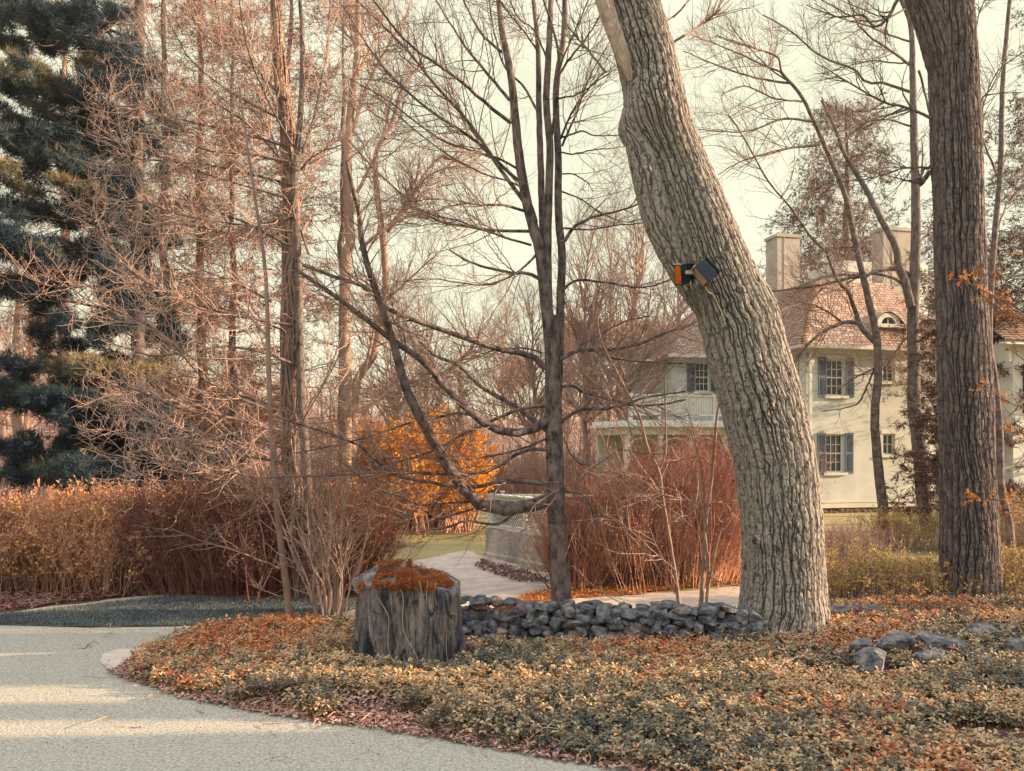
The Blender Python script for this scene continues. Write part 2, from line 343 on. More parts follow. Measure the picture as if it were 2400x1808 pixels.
sheet('side_path', gp((-300,1462),(0,1440),(150,1420),(300,1402),(400,1392),(400,1404),(150,1434),(-300,1470)), .008, M['path'], .05, 4)
sheet('second_path', gp((1385,1352),(1450,1333),(1490,1322),(1600,1318),(1540,1328),(1440,1352)), .010, M['path'], .05, 5)
isl = gp((-500,1470),(-300,1462),(0,1446),(150,1430),(400,1402),(420,1406),(830,1412),(860,1425),(800,1438),(600,1461),(400,1470),(200,1472),(0,1466))
sheet('lawn', isl, .014, M['lawn'], .04, 6)
sheet('dark_verge_grass', gp((1370,1362),(1420,1352),(1500,1342),(1600,1338),(1640,1350),(1500,1368),(1400,1372)), .014, M['lawn'], .06, 7)
sheet('leaf_strewn_soil', gp((-500,1462),(0,1438),(150,1418),(300,1400),(410,1391),(600,1390),(860,1395),(900,1370),(860,1340),(500,1345),(-500,1350)), .006, M['soil'], .12, 8)
verge = gp((1180,1418),(1240,1394),(1330,1385),(1450,1368),(1620,1340),(1800,1328),(1900,1330),(1740,1368),(1500,1392),(1300,1410))
sheet('needle_strewn_verge', verge, .018, M['litter'], .10, 9)
sheet('shrub_bed_soil', gp((1310,1385),(1340,1350),(1500,1325),(1760,1310),(1760,1330),(1600,1345),(1450,1366)), .012, M['soil'], .1, 10)
sheet('apron', gp((322,1600),(262,1580),(232,1556),(240,1535),(270,1524),(335,1522),(420,1515),(420,1610)), .012, M['path'], .02, 11)
# raised bed of soil under the ground cover
def bedz(x, y):
    d = 1e9
    p = bed_poly; dmin = np.full(x.shape, 1e9)
    for a, b in zip(p, np.roll(p, -1, 0)):
        ab = b-a; t = np.clip(((x-a[0])*ab[0]+(y-a[1])*ab[1])/(ab@ab), 0, 1)
        dmin = np.minimum(dmin, np.hypot(x-a[0]-t*ab[0], y-a[1]-t*ab[1]))
    near_wall = np.clip(dmin, 0, 1)
    return .0+.03*sstep(dmin, 0, .5)-.05*sstep(y, 8.8, 10.2)*sstep(2.6-x, 0, 1)+.03*vnoise(np.stack([x*.8, y*.8, x*0], -1))*near_wall+.12*sstep(x, 2.5, 6)*sstep(y, 8, 11)*sstep(dmin, 0, .8)
xs = np.linspace(bed_poly[:, 0].min(), 9, 200); ys = np.linspace(4.0, 13.2, 130); X, Yg = np.meshgrid(xs, ys, indexing='ij')
ins = inpoly(X, Yg, bed_poly); zb = bedz(X, Yg); idx = np.arange(X.size).reshape(X.shape)
q = np.stack([idx[:-1, :-1], idx[1:, :-1], idx[1:, 1:], idx[:-1, 1:]], -1).reshape(-1, 4); q = q[ins.ravel()[q].all(1)]
tag(mk('bed_soil', np.stack([X, Yg, zb], -1), [q], M['soil'], smooth=True), kind='structure')

# ------------------------------------------------------------------ ground cover, litter, grass
def field(x, y, s, o=0.): return fbm(np.stack([x*s+o, y*s, np.zeros_like(x)+o], -1), 3)
rng = RNG(11)
bp = bed_poly.copy(); pts = sample_poly([(max(-6, min(x, 8.2)), max(y, 4.6)) for x, y in bp], 19500, rng)
x, y = pts.T; ok = inpoly(x, y, bed_poly)
okb = ~(((np.abs(x+1.16) < .57) & (np.abs(y-9.55) < .50)) | (np.hypot(x-3.42, y-10.9) < .62) | ((x > -.7) & (x < 2.8) & (y > 10.35)) | ((x > 2.4) & (y > 11.8) & (x < 3.0)))
gap = field(x, y, 1.0, 3.)
px = 1200+x/y*F; py = HOR+EYE/y*F                     # only used to thin the planting where bare litter shows at the kerb
bare = (gap < -.8) | ((y < 8.6) & (x < -.6) & (field(x, y, 2.2, 5.) < -.05) & (y < 7.9-.12*x))
ok &= okb & ~bare; x, y = x[ok], y[ok]
mb = MB(); zb = bedz(x, y); n = len(x)
hgt = rng.uniform(.045, .165, n)*(1+.3*field(x, y, 1.5, 8.))
tone = .47+.22*field(x, y, 1.1, 12.)+.20*rng.normal(size=n)
redp = sstep(field(x, y, .7, 20.)+.42*rng.normal(size=n), .55, .9); redp = np.maximum(redp, sstep(-x-y*.02, 2.2, 3.6)*(rng.random(n) < .35))
tip = np.exp(-((x+3.3)/1.0)**2)*sstep(y, 9.2, 10.3); redp = np.maximum(redp, tip*(rng.random(n) < .8))
tone = np.where(redp > .5, .78+.18*rng.random(n), np.clip(tone, .1, .76))
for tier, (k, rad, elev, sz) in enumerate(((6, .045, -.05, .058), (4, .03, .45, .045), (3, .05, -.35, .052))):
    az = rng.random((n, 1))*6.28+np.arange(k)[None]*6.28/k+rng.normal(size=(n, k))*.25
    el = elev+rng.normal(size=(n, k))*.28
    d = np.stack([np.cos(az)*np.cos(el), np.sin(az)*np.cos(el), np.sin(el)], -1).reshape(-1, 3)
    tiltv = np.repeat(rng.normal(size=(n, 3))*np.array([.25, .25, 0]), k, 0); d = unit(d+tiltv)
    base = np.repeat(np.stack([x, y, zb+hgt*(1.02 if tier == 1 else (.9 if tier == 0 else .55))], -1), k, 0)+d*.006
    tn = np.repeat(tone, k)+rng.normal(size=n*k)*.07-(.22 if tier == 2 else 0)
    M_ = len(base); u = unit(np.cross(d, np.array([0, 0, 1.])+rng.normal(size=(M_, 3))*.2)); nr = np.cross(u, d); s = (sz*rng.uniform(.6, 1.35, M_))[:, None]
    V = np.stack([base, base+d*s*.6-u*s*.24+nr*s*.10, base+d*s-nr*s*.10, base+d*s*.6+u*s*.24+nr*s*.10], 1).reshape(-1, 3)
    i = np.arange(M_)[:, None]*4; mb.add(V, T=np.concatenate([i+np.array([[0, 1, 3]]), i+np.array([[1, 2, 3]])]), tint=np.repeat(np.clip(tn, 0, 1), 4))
P = np.stack([np.stack([x, y, zb-.01], -1), np.stack([x+rng.normal(size=n)*.01, y+rng.normal(size=n)*.01, zb+hgt], -1)], 1)
mb.tubes(P, np.full((n, 2), .0022), 3, tint=.9)
tag(mb.build('ground_cover', M['pachy']), 'knee-low leafy ground cover in sage green, tan and rust covering the bed', 'ground cover', kind='stuff')

def litter(name, poly, nn, seed, size, m, zf, label, tints=(0, 1), stick=0):
    rng = RNG(seed); p = sample_poly(poly, nn, rng); x, y = p.T; z = zf(x, y) if callable(zf) else np.full(nn, zf)
    mb = MB(); el = np.abs(rng.normal(size=nn))*.35; az = rng.random(nn)*6.28
    d = np.stack([np.cos(az)*np.cos(el), np.sin(az)*np.cos(el), np.sin(el)], -1)
    addleaves(mb, np.stack([x, y, z+.008+rng.random(nn)*size*.3], -1), d, size*rng.uniform(.5, 1.3, nn), .65, rng, rng.uniform(*tints, nn), fold=.5, n_up=1.)
    if stick:
        a = p[:stick]; az = rng.random(stick)*6.28; L = rng.uniform(.08, .35, stick); A = np.stack([a[:, 0], a[:, 1], z[:stick]+.01], -1)
        B = A+np.stack([np.cos(az)*L, np.sin(az)*L, rng.uniform(0, .05, stick)], -1); C = (A+B)/2+rng.normal(size=A.shape)*.02+np.array([0, 0, .015])
        mb.tubes(np.stack([A, C, B], 1), np.full((stick, 3), .004), 4, tint=.8)
    return tag(mb.build(name, m), label, name.replace('_', ' '), kind='stuff')
edge = []
nearp = gp((300,1585),(438,1634),(602,1665),(777,1693),(891,1705),(1092,1740),(1311,1777),(1457,1802),(1700,1850))
for k, (a, b) in enumerate(zip(nearp[:-1], nearp[1:])): pass
band = np.concatenate([nearp+np.array([-.04, -.06]), (nearp+np.array([.05, .30]))[::-1]])
litter('fallen_leaves', band, 5200, 21, .055, M['dead'], lambda x, y: bedz(x, y)*inpoly(x, y, bed_poly)+.004, 'curled brown and pinkish fallen leaves lining the kerb of the planted bed', (.1, 1), 260)
litter('leaf_litter', gp((560,1650),(800,1560),(1000,1620),(900,1700)), 1700, 22, .055, M['dead'], lambda x, y: bedz(x, y)+.02, 'brown leaf litter showing through the ground cover in front of the boulder', (.1, 1), 120)
litter('hedge_litter', gp((-100,1450),(0,1434),(300,1398),(860,1395),(860,1365),(-100,1380)), 6000, 23, .07, M['dead'], .012, 'dark leaf litter and twigs strewn beneath the hedges', (0, .55), 500)
litter('fallen_needles', verge, 5200, 24, .06, M['orangeleaf'], .02, 'rust orange fallen needles and leaves on the verge beyond the dry stone wall', (0, .8))
litter('path_litter', gp((1130,1315),(1230,1340),(1300,1370),(1200,1365),(1110,1330)), 900, 25, .07, M['dead'], .014, 'dark leaf scraps gathered at the foot of the concrete wall', (0, .4))
litter('drive_debris', gp((100,1800),(0,1480),(560,1470),(300,1530),(300,1600),(700,1720),(1100,1790)), 130, 26, .025, M['dead'], .008, 'small scraps of leaf scattered over the driveway', (0, .4), 14)
litter('tip_litter', gp((255,1580),(290,1560),(320,1545),(330,1590),(300,1600)), 260, 27, .045, M['dead'], .014, 'brown leaves collected on the pale apron at the tip of the bed', (0, .8), 20)
def grass(name, poly, nn, seed, hh, label, tones=(.45, .3)):
    rng = RNG(seed); p = sample_poly(poly, nn, rng); x, y = p.T; az = rng.random(nn)*6.28; d = np.stack([np.cos(az)*.5, np.sin(az)*.5, np.ones(nn)], -1)
    mb = MB(); addleaves(mb, np.stack([x, y, np.full(nn, .012)], -1), d, hh*rng.uniform(.5, 1.3, nn), .18, rng, np.clip(tones[0]+tones[1]*field(x, y, .8, 2.)+.12*rng.normal(size=nn), 0, 1))
    return tag(mb.build(name, M['grassb']), label, 'grass', kind='stuff')
grass('lawn_grass', [(max(a, -9), b) for a, b in isl], 42000, 31, .055, 'short blue-green grass on the lawn strip between driveway and hedge')
grass('verge_grass', gp((1370,1362),(1500,1342),(1600,1338),(1640,1350),(1500,1368),(1400,1372)), 6000, 32, .06, 'dark green tuft of grass beside the red shrubs')

# ------------------------------------------------------------------ boulder with moss
rng = RNG(41)
nth, nz = 420, 260
th = np.linspace(0, 2*np.pi, nth, endpoint=False)[None]; v = np.linspace(0, 1, nz)[:, None]
bx, by = -1.165, 9.72
top = lambda th: .98+.05*np.cos(th-2.2)+.03*np.sin(3*th)
prof_v = np.clip(v/.72, 0, 1); cap = np.clip((v-.72)/.28, 0, 1)
se = 1/(np.abs(np.cos(th))**3.2+np.abs(np.sin(th))**3.2)**(1/3.2)
rad = se*(.95+.06*prof_v)*np.where(cap > 0, np.maximum(np.cos(cap*np.pi/2), 0)**.42, 1)
zz = np.where(cap > 0, (top(th)-.09)+.10*np.sin(cap*np.pi/2), -.08+(top(th)-.01)*prof_v)
cx, cy, cz = np.broadcast_arrays(np.cos(th), np.sin(th), zz)
P3 = np.stack([cx*1.3, cy*1.3, cz*.45], -1); st = np.stack([cx*15+cz*1.2, cy*15, cz*2.6], -1); fi = np.stack([cx*26, cy*26, cz*4.5], -1)
d = .17*fbm(P3*1.5, 3)+.055*fbm(st, 3)+.03*fbm(fi, 3)-.06*(1-sstep(np.abs(fbm(st*.7+4, 2)), 0, .10))-.06*(fbm(P3*4.2+3, 2) > .25)-.13*(1-sstep(np.abs(fbm(P3*2.3+9, 2)), 0, .10))
rr = rad*(1+d*(1-.6*cap)); X = bx+.565*cx*rr; Yb = by+.44*cy*rr
Zb = cz+.045*(1-np.cos(cap*np.pi/2)**.42)*cap+.03*cap*fbm(P3*4, 2)-.03*sstep(cx, .5, 1)*cap-.07*np.clip(cx, 0, 1)*prof_v-.03*np.clip(-cx-.3, 0, 1)*prof_v
idx = np.arange(nth*nz).reshape(nz, nth)
q = np.stack([idx[:-1], np.roll(idx[:-1], -1, 1), np.roll(idx[1:], -1, 1), idx[1:]], -1).reshape(-1, 4)
bo = mk('boulder', np.stack([X, Yb, Zb], -1), [q], M['boulder'], smooth=False)
root = thing('mossy_boulder', 'squat grey standing boulder with orange moss on top beside the driveway bed', 'boulder', (bx, by, 0))
bo.name = 'rock_body'; bo.data.transform(__import__('mathutils').Matrix.Translation((-bx, -by, 0))); bo.parent = root; OFF[bo.name] = np.array([bx, by, 0])
top_pts = np.stack([X, Yb, Zb], -1)[int(nz*.70):]; cc = cap[int(nz*.70):]
tp = top_pts.reshape(-1, 3); u = (tp[:, 0]-bx)/.58; w_ = (tp[:, 1]-by)/.44
mask = field(tp[:, 0]*3, tp[:, 1]*3, 1., 4.)+.62-.95*np.hypot(u-.05, w_*.6)+.15*((u > -.6) & (u < .3) & (w_ < .2)) > 0.12
mask &= (u > -.62)
sel = tp[mask]; sel = sel[rng.integers(0, len(sel), 26000)]+rng.normal(size=(26000, 3))*.010
drip = top_pts[0:14, :][:, (np.cos(th[0]+2.15) > .80)].reshape(-1, 3); drip = drip[field(drip[:, 0]*6, drip[:, 2]*2, 1., 6.) > -.05]
sel2 = drip[rng.integers(0, len(drip), 7000)]+rng.normal(size=(7000, 3))*.01
mb = MB(); S = np.concatenate([sel, sel2]); lump = .035*np.clip(.5+field(S[:, 0]*9, S[:, 1]*9, 1., 1.), .1, 1.4); S[:, 2] += lump
dd = unit(np.stack([rng.normal(size=len(S))*.8, -.5+rng.normal(size=len(S))*.6, .3+rng.normal(size=len(S))*.5], -1))
addleaves(mb, S, dd, rng.uniform(.012, .03, len(S)), .3, rng, np.clip(.6+12*(lump-.02)+.2*rng.normal(size=len(S)), 0, 1)); mb.build('moss_cap', M['moss'], root)
vine = []
for k, a0 in enumerate((-.15, .2, .35, .55, -.5)):
    p = []
    for s in np.linspace(0, 1, 14):
        ang = -1.57+a0+.35*s+.06*math.sin(9*s+k); p.append((bx+.62*math.cos(ang), by+.48*math.sin(ang), .95*(1-s)**.9-.02+.03*math.sin(7*s+k)))
    vine.append(np.array(p))
mb = MB(); mb.tubes(np.stack(vine), np.full((5, 14), .0045), 5); v_ = mb.build('dry_vine', M['pale'], root)

# ------------------------------------------------------------------ dry stone wall and loose rocks
bm = bmesh.new(); bmesh.ops.create_icosphere(bm, subdivisions=3, radius=1.0); SV = np.array([v.co[:] for v in bm.verts]); SF = np.array([[v.index for v in f.verts] for f in bm.faces]); bm.free()
def rockV(rng, c, h, yaw=0, tilt=0, planes=15, rough=.035):
    N = unit(np.concatenate([np.array([[1, 0, 0], [-1, 0, 0], [0, 1, 0], [0, -1, 0], [0, 0, 1], [0, 0, -1.]])+rng.normal(size=(6, 3))*.28, rng.normal(size=(5, 3))])); dd = np.concatenate([rng.uniform(.55, .72, 6), rng.uniform(.62, .85, 5)])
    dots = SV@N.T; s = np.where(dots > 1e-3, dd/np.maximum(dots, 1e-3), 9).min(1); s = np.minimum(s, 1.02)
    V = SV*s[:, None]*(1+rough*fbm(SV*3.1+rng.random(3)*20, 3)[:, None])
    V = V*np.array(h); ct, st_ = math.cos(tilt), math.sin(tilt)
    V = np.stack([V[:, 0]*ct-V[:, 2]*st_, V[:, 1], V[:, 0]*st_+V[:, 2]*ct], -1); cy_, sy_ = math.cos(yaw), math.sin(yaw)
    return np.stack([V[:, 0]*cy_-V[:, 1]*sy_, V[:, 0]*sy_+V[:, 1]*cy_, V[:, 2]], -1)+np.array(c)
rng = RNG(51)
A = W(1048, 1500, 10.75); B = W(1750, 1500, 10.3)
wroot = thing('dry_stone_wall', 'low dry stone wall of dark blue-grey fieldstones between the boulder and the leaning tree', 'stone wall', (A[0]/2+B[0]/2, 10.5, 0))
stones = []
Lw = B[0]-A[0]
z = -.06; row = 0
while z < .50:
    hrow = rng.uniform(.042, .062)*(1.2 if row < 2 else 1); x_ = A[0]-rng.random()*.1
    while x_ < B[0]+.05:
        w_ = rng.uniform(.045, .12)*(1.0 if rng.random() < .75 else 1.35); t = (x_-A[0])/Lw
        hh = hrow*rng.uniform(.8, 1.6)
        ztop = .40+.035*math.sin(3.1*x_+1)+.07*max(0, 1-t*2.5)-.02*t
        zc = z+hrow+rng.normal()*.018
        if zc+hh*.4 < ztop+.05: stones.append(((x_+w_, 10.75-.45*t+rng.normal()*.03-.0+.12*(zc/.5), zc), (w_*1.3, .18, hh*1.36), rng.normal()*.25, rng.normal()*.22))
        x_ += w_*1.72
    z += hrow*1.55; row += 1
for k in range(44):                                    # cap stones and the rough back
    t = rng.random(); stones.append(((A[0]+t*Lw, 10.95-.45*t+rng.uniform(-.1, .25), .39+.06*max(0, 1-t*2.5)+rng.uniform(-.03, .03)), (rng.uniform(.08, .17), rng.uniform(.08, .15), rng.uniform(.035, .07)), rng.random()*3, rng.normal()*.12))
big = sorted(range(len(stones)), key=lambda i: -stones[i][1][0]*stones[i][1][2])
mbr = MB()
for r_, i in enumerate(big):
    c, h, ya, ti = stones[i]; V = rockV(rng, c, h, ya, ti); tn = np.clip(.35+.25*rng.normal(), 0, 1) if rng.random() > .07 else 1.
    if r_ < 100: m1_ = MB(); m1_.add(V, T=SF, tint=tn); m1_.build('stone', M['rock'], wroot)
    else: mbr.add(V, T=SF, tint=tn)
mbr.box((A[0]/2+B[0]/2+.0, 10.78, .14), (Lw/2-.1, .10, .2), tint=0)
tag(mbr.build('small_stones', M['rock'], wroot), kind='stuff')
mo = MB()
for k, (a, s) in enumerate(((1185, 16), (1208, 22), (1372, 14), (1130, 10), (1650, 12))):
    c = W(a, 1437 if a != 1372 else 1443, 10.65); S = c+rng.normal(size=(260, 3))*np.array([s/F*10, .05, .008]); S[:, 2] = np.clip(S[:, 2], .40, .52)
    addleaves(mo, S, rng.normal(size=(260, 3))+np.array([0, 0, .8]), .022, .4, rng, rng.random(260))
mo.build('wall_moss', M['moss'], wroot)
rocks = [((1985,1432),(60,14),10.9,'flat grey rock with moss stepping back just right of the leaning trunk'),
 ((2095,1442),(46,13),11.2,'long flat pale rock lying left of the right-hand trunk'),
 ((2036,1545),(34,26),9.75,'lowest of the half-buried rocks right of the leaning tree'),
 ((2100,1505),(46,24),10.3,'broad half-buried rock in the ground cover behind the lowest one'),
 ((2020,1512),(26,14),10.4,'small half-buried rock at the left end of the rock group'),
 ((2200,1505),(56,20),10.3,'long sloping rock among ground cover in front of the right-hand trunk'),
 ((2178,1535),(30,14),9.9,'low flat rock below the long sloping rock'),
 ((2302,1478),(44,16),10.7,'rounded grey rock at the foot of the right-hand trunk'),
 ((2385,1512),(34,22),10.2,'rock at the right edge of the photo in the ground cover'),
 ((2300,1545),(24,10),9.8,'smallest flat rock near the right edge in the ground cover')]
for k, ((a, b), (w_, h_), Yd, lab) in enumerate(rocks):
    Yd = (EYE-.22)*F/(b-HOR); h_ *= 1.15; w_ *= 1.25
    rg = RNG(60+k); c = W(a, b, Yd); hw, hh = w_/F*Yd*1.15, h_/F*Yd*1.3
    m1_ = MB(); m1_.add(rockV(rg, (c[0], c[1], c[2]-hh*.2), (hw, hw*.7, hh), rg.normal()*.2, -.05 if k % 2 else .1, 9, .08), T=SF, tint=.62)
    tag(m1_.build('fieldstone', M['rock']), lab, 'rock', 'rocks in the ground cover')
mroot = thing('mossy_rubble', 'tumbled dark stones coated in red-brown moss right of the leaning tree', 'rubble', W(1975, 1450, 11.1)*np.array([1, 1, 0]))
m1_ = MB(); m2_ = MB()
for k in range(9):
    c = W(1945+k*14, 1452-3*math.sin(k), 11.1); m1_.add(rockV(rng, c, (.09, .09, .06), k, .1), T=SF, tint=.3)
    S = c+np.array([0, -.04, .045])+rng.normal(size=(170, 3))*np.array([.06, .04, .012]); addleaves(m2_, S, rng.normal(size=(170, 3))+np.array([0, -.4, .6]), .03, .4, rng, rng.random(170)*.4)
m1_.build('stones', M['rock'], mroot); m2_.build('moss', M['moss'], mroot)
# ------------------------------------------------------------------ big bark trunks
def bark_trunk(name, C, R, sides, rings, m, parent, seed, fu=9., fv=1.5, depth=.035, flare=None, bumps=(), fine=.006):
    C = np.asarray(C, float); D = resample(np.concatenate([C, np.asarray(R, float)[:, None]], 1), rings)
    P, rr = D[:, :3], D[:, 3]
    T = np.gradient(P, axis=0); T = unit(T); U = unit(np.cross(T, np.array([0, -1., 0]))); Vv = np.cross(T, U)   # U = +X-ish... angle 0 at right
    s = np.concatenate([[0], np.cumsum(np.linalg.norm(np.diff(P, axis=0), axis=1))])[:, None]
    th = np.linspace(0, 2*np.pi, sides, endpoint=False)[None]
    cu, sv = np.cos(th), np.sin(th); r0 = np.broadcast_to(rr[:, None], (rings, sides)).copy()
    if flare: r0 = r0*(1+flare[0]*np.exp(-s/flare[1])*(.6+.4*np.cos(flare[2]*th+1.0))+.03*np.cos(3*th+s*.4)+.02*np.cos(5*th-s*.9))
    ref = rr.mean()
    for (bt, bs, amp, wt, ws) in bumps:
        dt = np.angle(np.exp(1j*(th-bt))); r0 = r0+amp*np.exp(-(dt/wt)**2-((s-bs)/ws)**2)
    q = lambda fa, fb, o: np.stack(np.broadcast_arrays(cu*ref*fa+o, sv*ref*fa, s*fb+.12*o), -1)
    warp = .9*vnoise(q(4, 3.2, seed))
    n3 = vnoise(q(fu*2.4, fv*3.5, seed+5))
    f3 = sstep(np.abs(n3), 0, .16)
    N1 = int(round(2*np.pi*ref*fu/2.6)); N2 = N1+int(N1*.12)+1
    wv = lambda o, a, fr: a*vnoise(q(1.6, fr, o))
    p1 = N1*th+wv(seed+40, 5.5, fv*.42)+wv(seed+41, 1.6, fv*1.6)+.8*vnoise(q(9, 11, seed+42)); p2 = N2*th+2+wv(seed+50, 5.5, fv*.42)+wv(seed+51, 1.6, fv*1.6)+.8*vnoise(q(9, 11, seed+52))
    k1 = sstep(np.abs(np.sin(p1/2)), .07, .36); k2 = sstep(np.abs(np.sin(p2/2)), .07, .34)
    h = np.minimum(k1, k2*.85+.15)*(.62+.38*f3)
    big = fbm(q(2.2, 1.2, seed+8), 2)
    hh = depth*(h-1)*(1+.35*big)+fine*fbm(q(22, 16, seed+3), 2)+.012*big
    r = r0+hh
    V = P[:, None, :]+r[..., None]*(cu[..., None]*(-U[:, None, :])*-1+sv[..., None]*Vv[:, None, :])
    idx = np.arange(rings*sides).reshape(rings, sides)
    qd = np.stack([idx[:-1], np.roll(idx[:-1], -1, 1), np.roll(idx[1:], -1, 1), idx[1:]], -1).reshape(-1, 4)
    return mk(name, V, [qd], m, parent, smooth=True)

# leaning tree: centres and widths measured across the trunk, from root to top
def edges(L, Rr, pys, Y, dY=None):
    """L, Rr: edge polylines (px,py) -> centre points and radii"""
    L = np.array(L, float); Rr = np.array(Rr, float); L = L[np.argsort(L[:, 1])]; Rr = Rr[np.argsort(Rr[:, 1])]
    l = np.interp(pys, L[:, 1], L[:, 0]); r = np.interp(pys, Rr[:, 1], Rr[:, 0]); c = (l+r)/2
    Yv = Y+(np.zeros(len(pys)) if dY is None else np.interp(pys, dY[0], dY[1]))
    lean = np.gradient(c)/np.gradient(pys); w = (r-l)*np.cos(np.arctan(lean))
    return W(c, pys, Yv), w/2/F*Yv
ov = 1.085
Ll = np.array([(1268,-90),(1293,0),(1330,110),(1350,215),(1362,285),(1392,330),(1412,400),(1447,520),(1470,570),(1492,640),(1520,740),(1555,880),(1590,1010),(1605,1150),(1605,1280),(1592,1380)])*ov
Lr = np.array([(1400,-90),(1425,0),(1465,130),(1500,280),(1545,390),(1600,520),(1640,620),(1672,700),(1697,760),(1735,880),(1760,1000),(1775,1150),(1778,1280),(1785,1380)])*ov
def bumps_at(C, R, pys, L):
    sC = np.concatenate([[0], np.cumsum(np.linalg.norm(np.diff(C, axis=0), axis=1))]); o = []
    for (px, py, amp, wt, ws) in L:
        s_ = np.interp(-py, -pys, sC); cx = np.interp(s_, sC, C[:, 0]); r = np.interp(s_, sC, R); Y = np.interp(s_, sC, C[:, 1]); x = (px-1200)/F*Y
        o.append((-math.acos(max(-.97, min(.97, (x-cx)/r))), s_, amp, wt, ws))
    return o
pys = np.linspace(1508, -110, 24); YT = 10.9
C, R = edges(Ll, Lr, pys, YT)
lt = thing('leaning_ash_tree', 'huge leaning tree with deeply furrowed grey bark beside the dry stone wall', 'tree', (C[0][0], YT, 0))
bark_trunk('trunk', C, R, 760, 1900, M['bark'], lt, 3, fu=25, fv=3.3, depth=.075, flare=(.10, .35, 4),
   bumps=bumps_at(C, R, pys, ((1500, 262, .13, .75, .24), (1475, 300, .16, .6, .20), (1505, 215, .06, .7, .2), (1478, 130, .05, .6, .3), (1806, 740, .07, .7, .35), (1772, 1262, .05, .16, .12), (1660, 520, .02, .5, .3), (1900, 1450, .04, .5, .3), (1745, 1470, .04, .4, .3))), fine=.009)
# side stem fused to the left flank, burls and knot
C2 = W(np.array([1665,1622,1578,1545,1525,1508,1490,1462]), np.array([760,690,600,520,450,390,345,300]), YT-.22); C2[:, 1] += np.linspace(.12, -.05, 8)
bark_trunk('side_stem', C2, np.array([.02,.09,.16,.195,.19,.17,.13,.04])*1.0, 240, 520, M['bark'], lt, 9, fu=25, fv=3.3, depth=.06)
def burl(c, h, seed, nm='burl'):
    rg = RNG(seed); V = SV*(1+.22*fbm(SV*2.4+seed, 3)[:, None]+.05*fbm(SV*9+seed, 2)[:, None])*np.array(h)+np.array(c)
    m_ = MB(); m_.add(V, T=SF); return m_.build(nm, M['bark'], lt, smooth=True)
mb = MB(); mb.add(SV*(1+.3*fbm(SV*2.4+7, 3)[:, None])*np.array((.05, .035, .055))+W(1772, 1266, YT-.56), T=SF); mb.build('knot', M['maple'], lt)
# peeled strip of pale wood high on the left flank
Cs = W(np.array([1478,1462,1445,1425,1410,1396]), np.array([190,140,90,30,-30,-90]), YT-.30)
bark_trunk('peeled_strip', Cs, np.array([.03,.09,.10,.11,.12,.12]), 90, 200, M['barewood'], lt, 15, fu=22, fv=1.2, depth=.012)

# thin sprays leaving the right flank near the top of the picture
rng = RNG(70); ls = [limb([(1560,110),(1620,75),(1690,20),(1760,-50)], YT, 7, 2, rng, n=16), limb([(1545,60),(1600,20),(1640,-40),(1660,-90)], YT, 6, 2, rng, n=16), limb([(1420,170),(1380,120),(1330,60),(1290,-30)], YT+.2, 6, 2, rng, n=16)]
P, Rd = stack(ls); mb = MB(); mb.tubes(P, Rd, 6); P2, R2 = spawn(P, Rd, 60, rng, t0=.25, ang=(25, 50), ln=(.4, 1.0), n=6, wig=.14, up=.04); mb.tubes(P2, R2, 4)
P3_, R3 = spawn(P2, R2, 220, rng, ang=(25, 50), ln=(.15, .45), n=5, wig=.16, up=.04, rmin=.0018); mb.tubes(P3_, R3, 3); mb.build('branches', M['twig'], lt)

# right-hand big tree
Rl = [(2209,1480),(2211,1419),(2209,1197),(2204,1022),(2198,853),(2193,636),(2189,434),(2184,253),(2179,127),(2176,60),(2180,0),(2186,-100)]
Rrr = [(2352,1480),(2344,1419),(2330,1197),(2323,1034),(2320,925),(2303,636),(2302,542),(2296,325),(2285,108),(2276,0),(2270,-100)]
pys = np.linspace(1475, -110, 20); YR = 12.6; C, R = edges(Rl, Rrr, pys, YR)
rt = thing('forked_oak_tree', 'massive upright tree with ridged brown-grey bark forking at the top right of the photo', 'tree', (C[0][0], YR, 0))
bark_trunk('trunk', C, R, 560, 1500, M['bark2'], rt, 21, fu=27, fv=2.9, depth=.065, flare=(.16, .4, 4))
C2 = W(np.array([2235,2212,2196,2176,2150,2128,2105]), np.array([235,150,95,40,-20,-70,-120]), YR-.03)
bark_trunk('trunk_fork', C2, np.array([.14,.23,.23,.215,.20,.195,.19]), 320, 420, M['bark2'], rt, 23, fu=27, fv=2.9, depth=.055)
# its thin high branch hanging left
rng = RNG(71)
ls = [limb(Z('C', (1440,-60),(1390,0),(1330,120),(1230,180),(1170,100),(1000,110),(800,30)), YR, 9, 2, rng, n=16),
      limb(Z('C', (1900,200),(1930,60),(1990,-60)), YR, 4, 2, rng, n=16), limb(Z('C', (1915,900),(1940,650),(2010,560),(2100,380)), YR, 6, 2, rng, n=16),
      limb(Z('C', (1620,1090),(1450,1090),(1200,1160),(1000,1180)), YR, 5, 2, rng, n=16), limb(Z('C', (1610,770),(1480,710),(1300,660),(1100,550),(850,400)), YR, 8, 2, rng, n=16),
      limb(Z('C', (1600,1120),(1540,1200),(1560,1100),(1600,1090)), YR, 10, 6, rng, n=16)]
P, Rd = stack(ls); mb = MB(); mb.tubes(P, Rd, 6)
P2, R2 = spawn(P, Rd, 90, rng, ln=(.4, 1.1), n=6, wig=.16, up=.05); mb.tubes(P2, R2, 4)
P3_, R3 = spawn(P2, R2, 260, rng, ln=(.15, .5), n=5, wig=.2, up=.05, rmin=.0018); mb.tubes(P3_, R3, 3); mb.build('branches', M['darkbark'], rt)

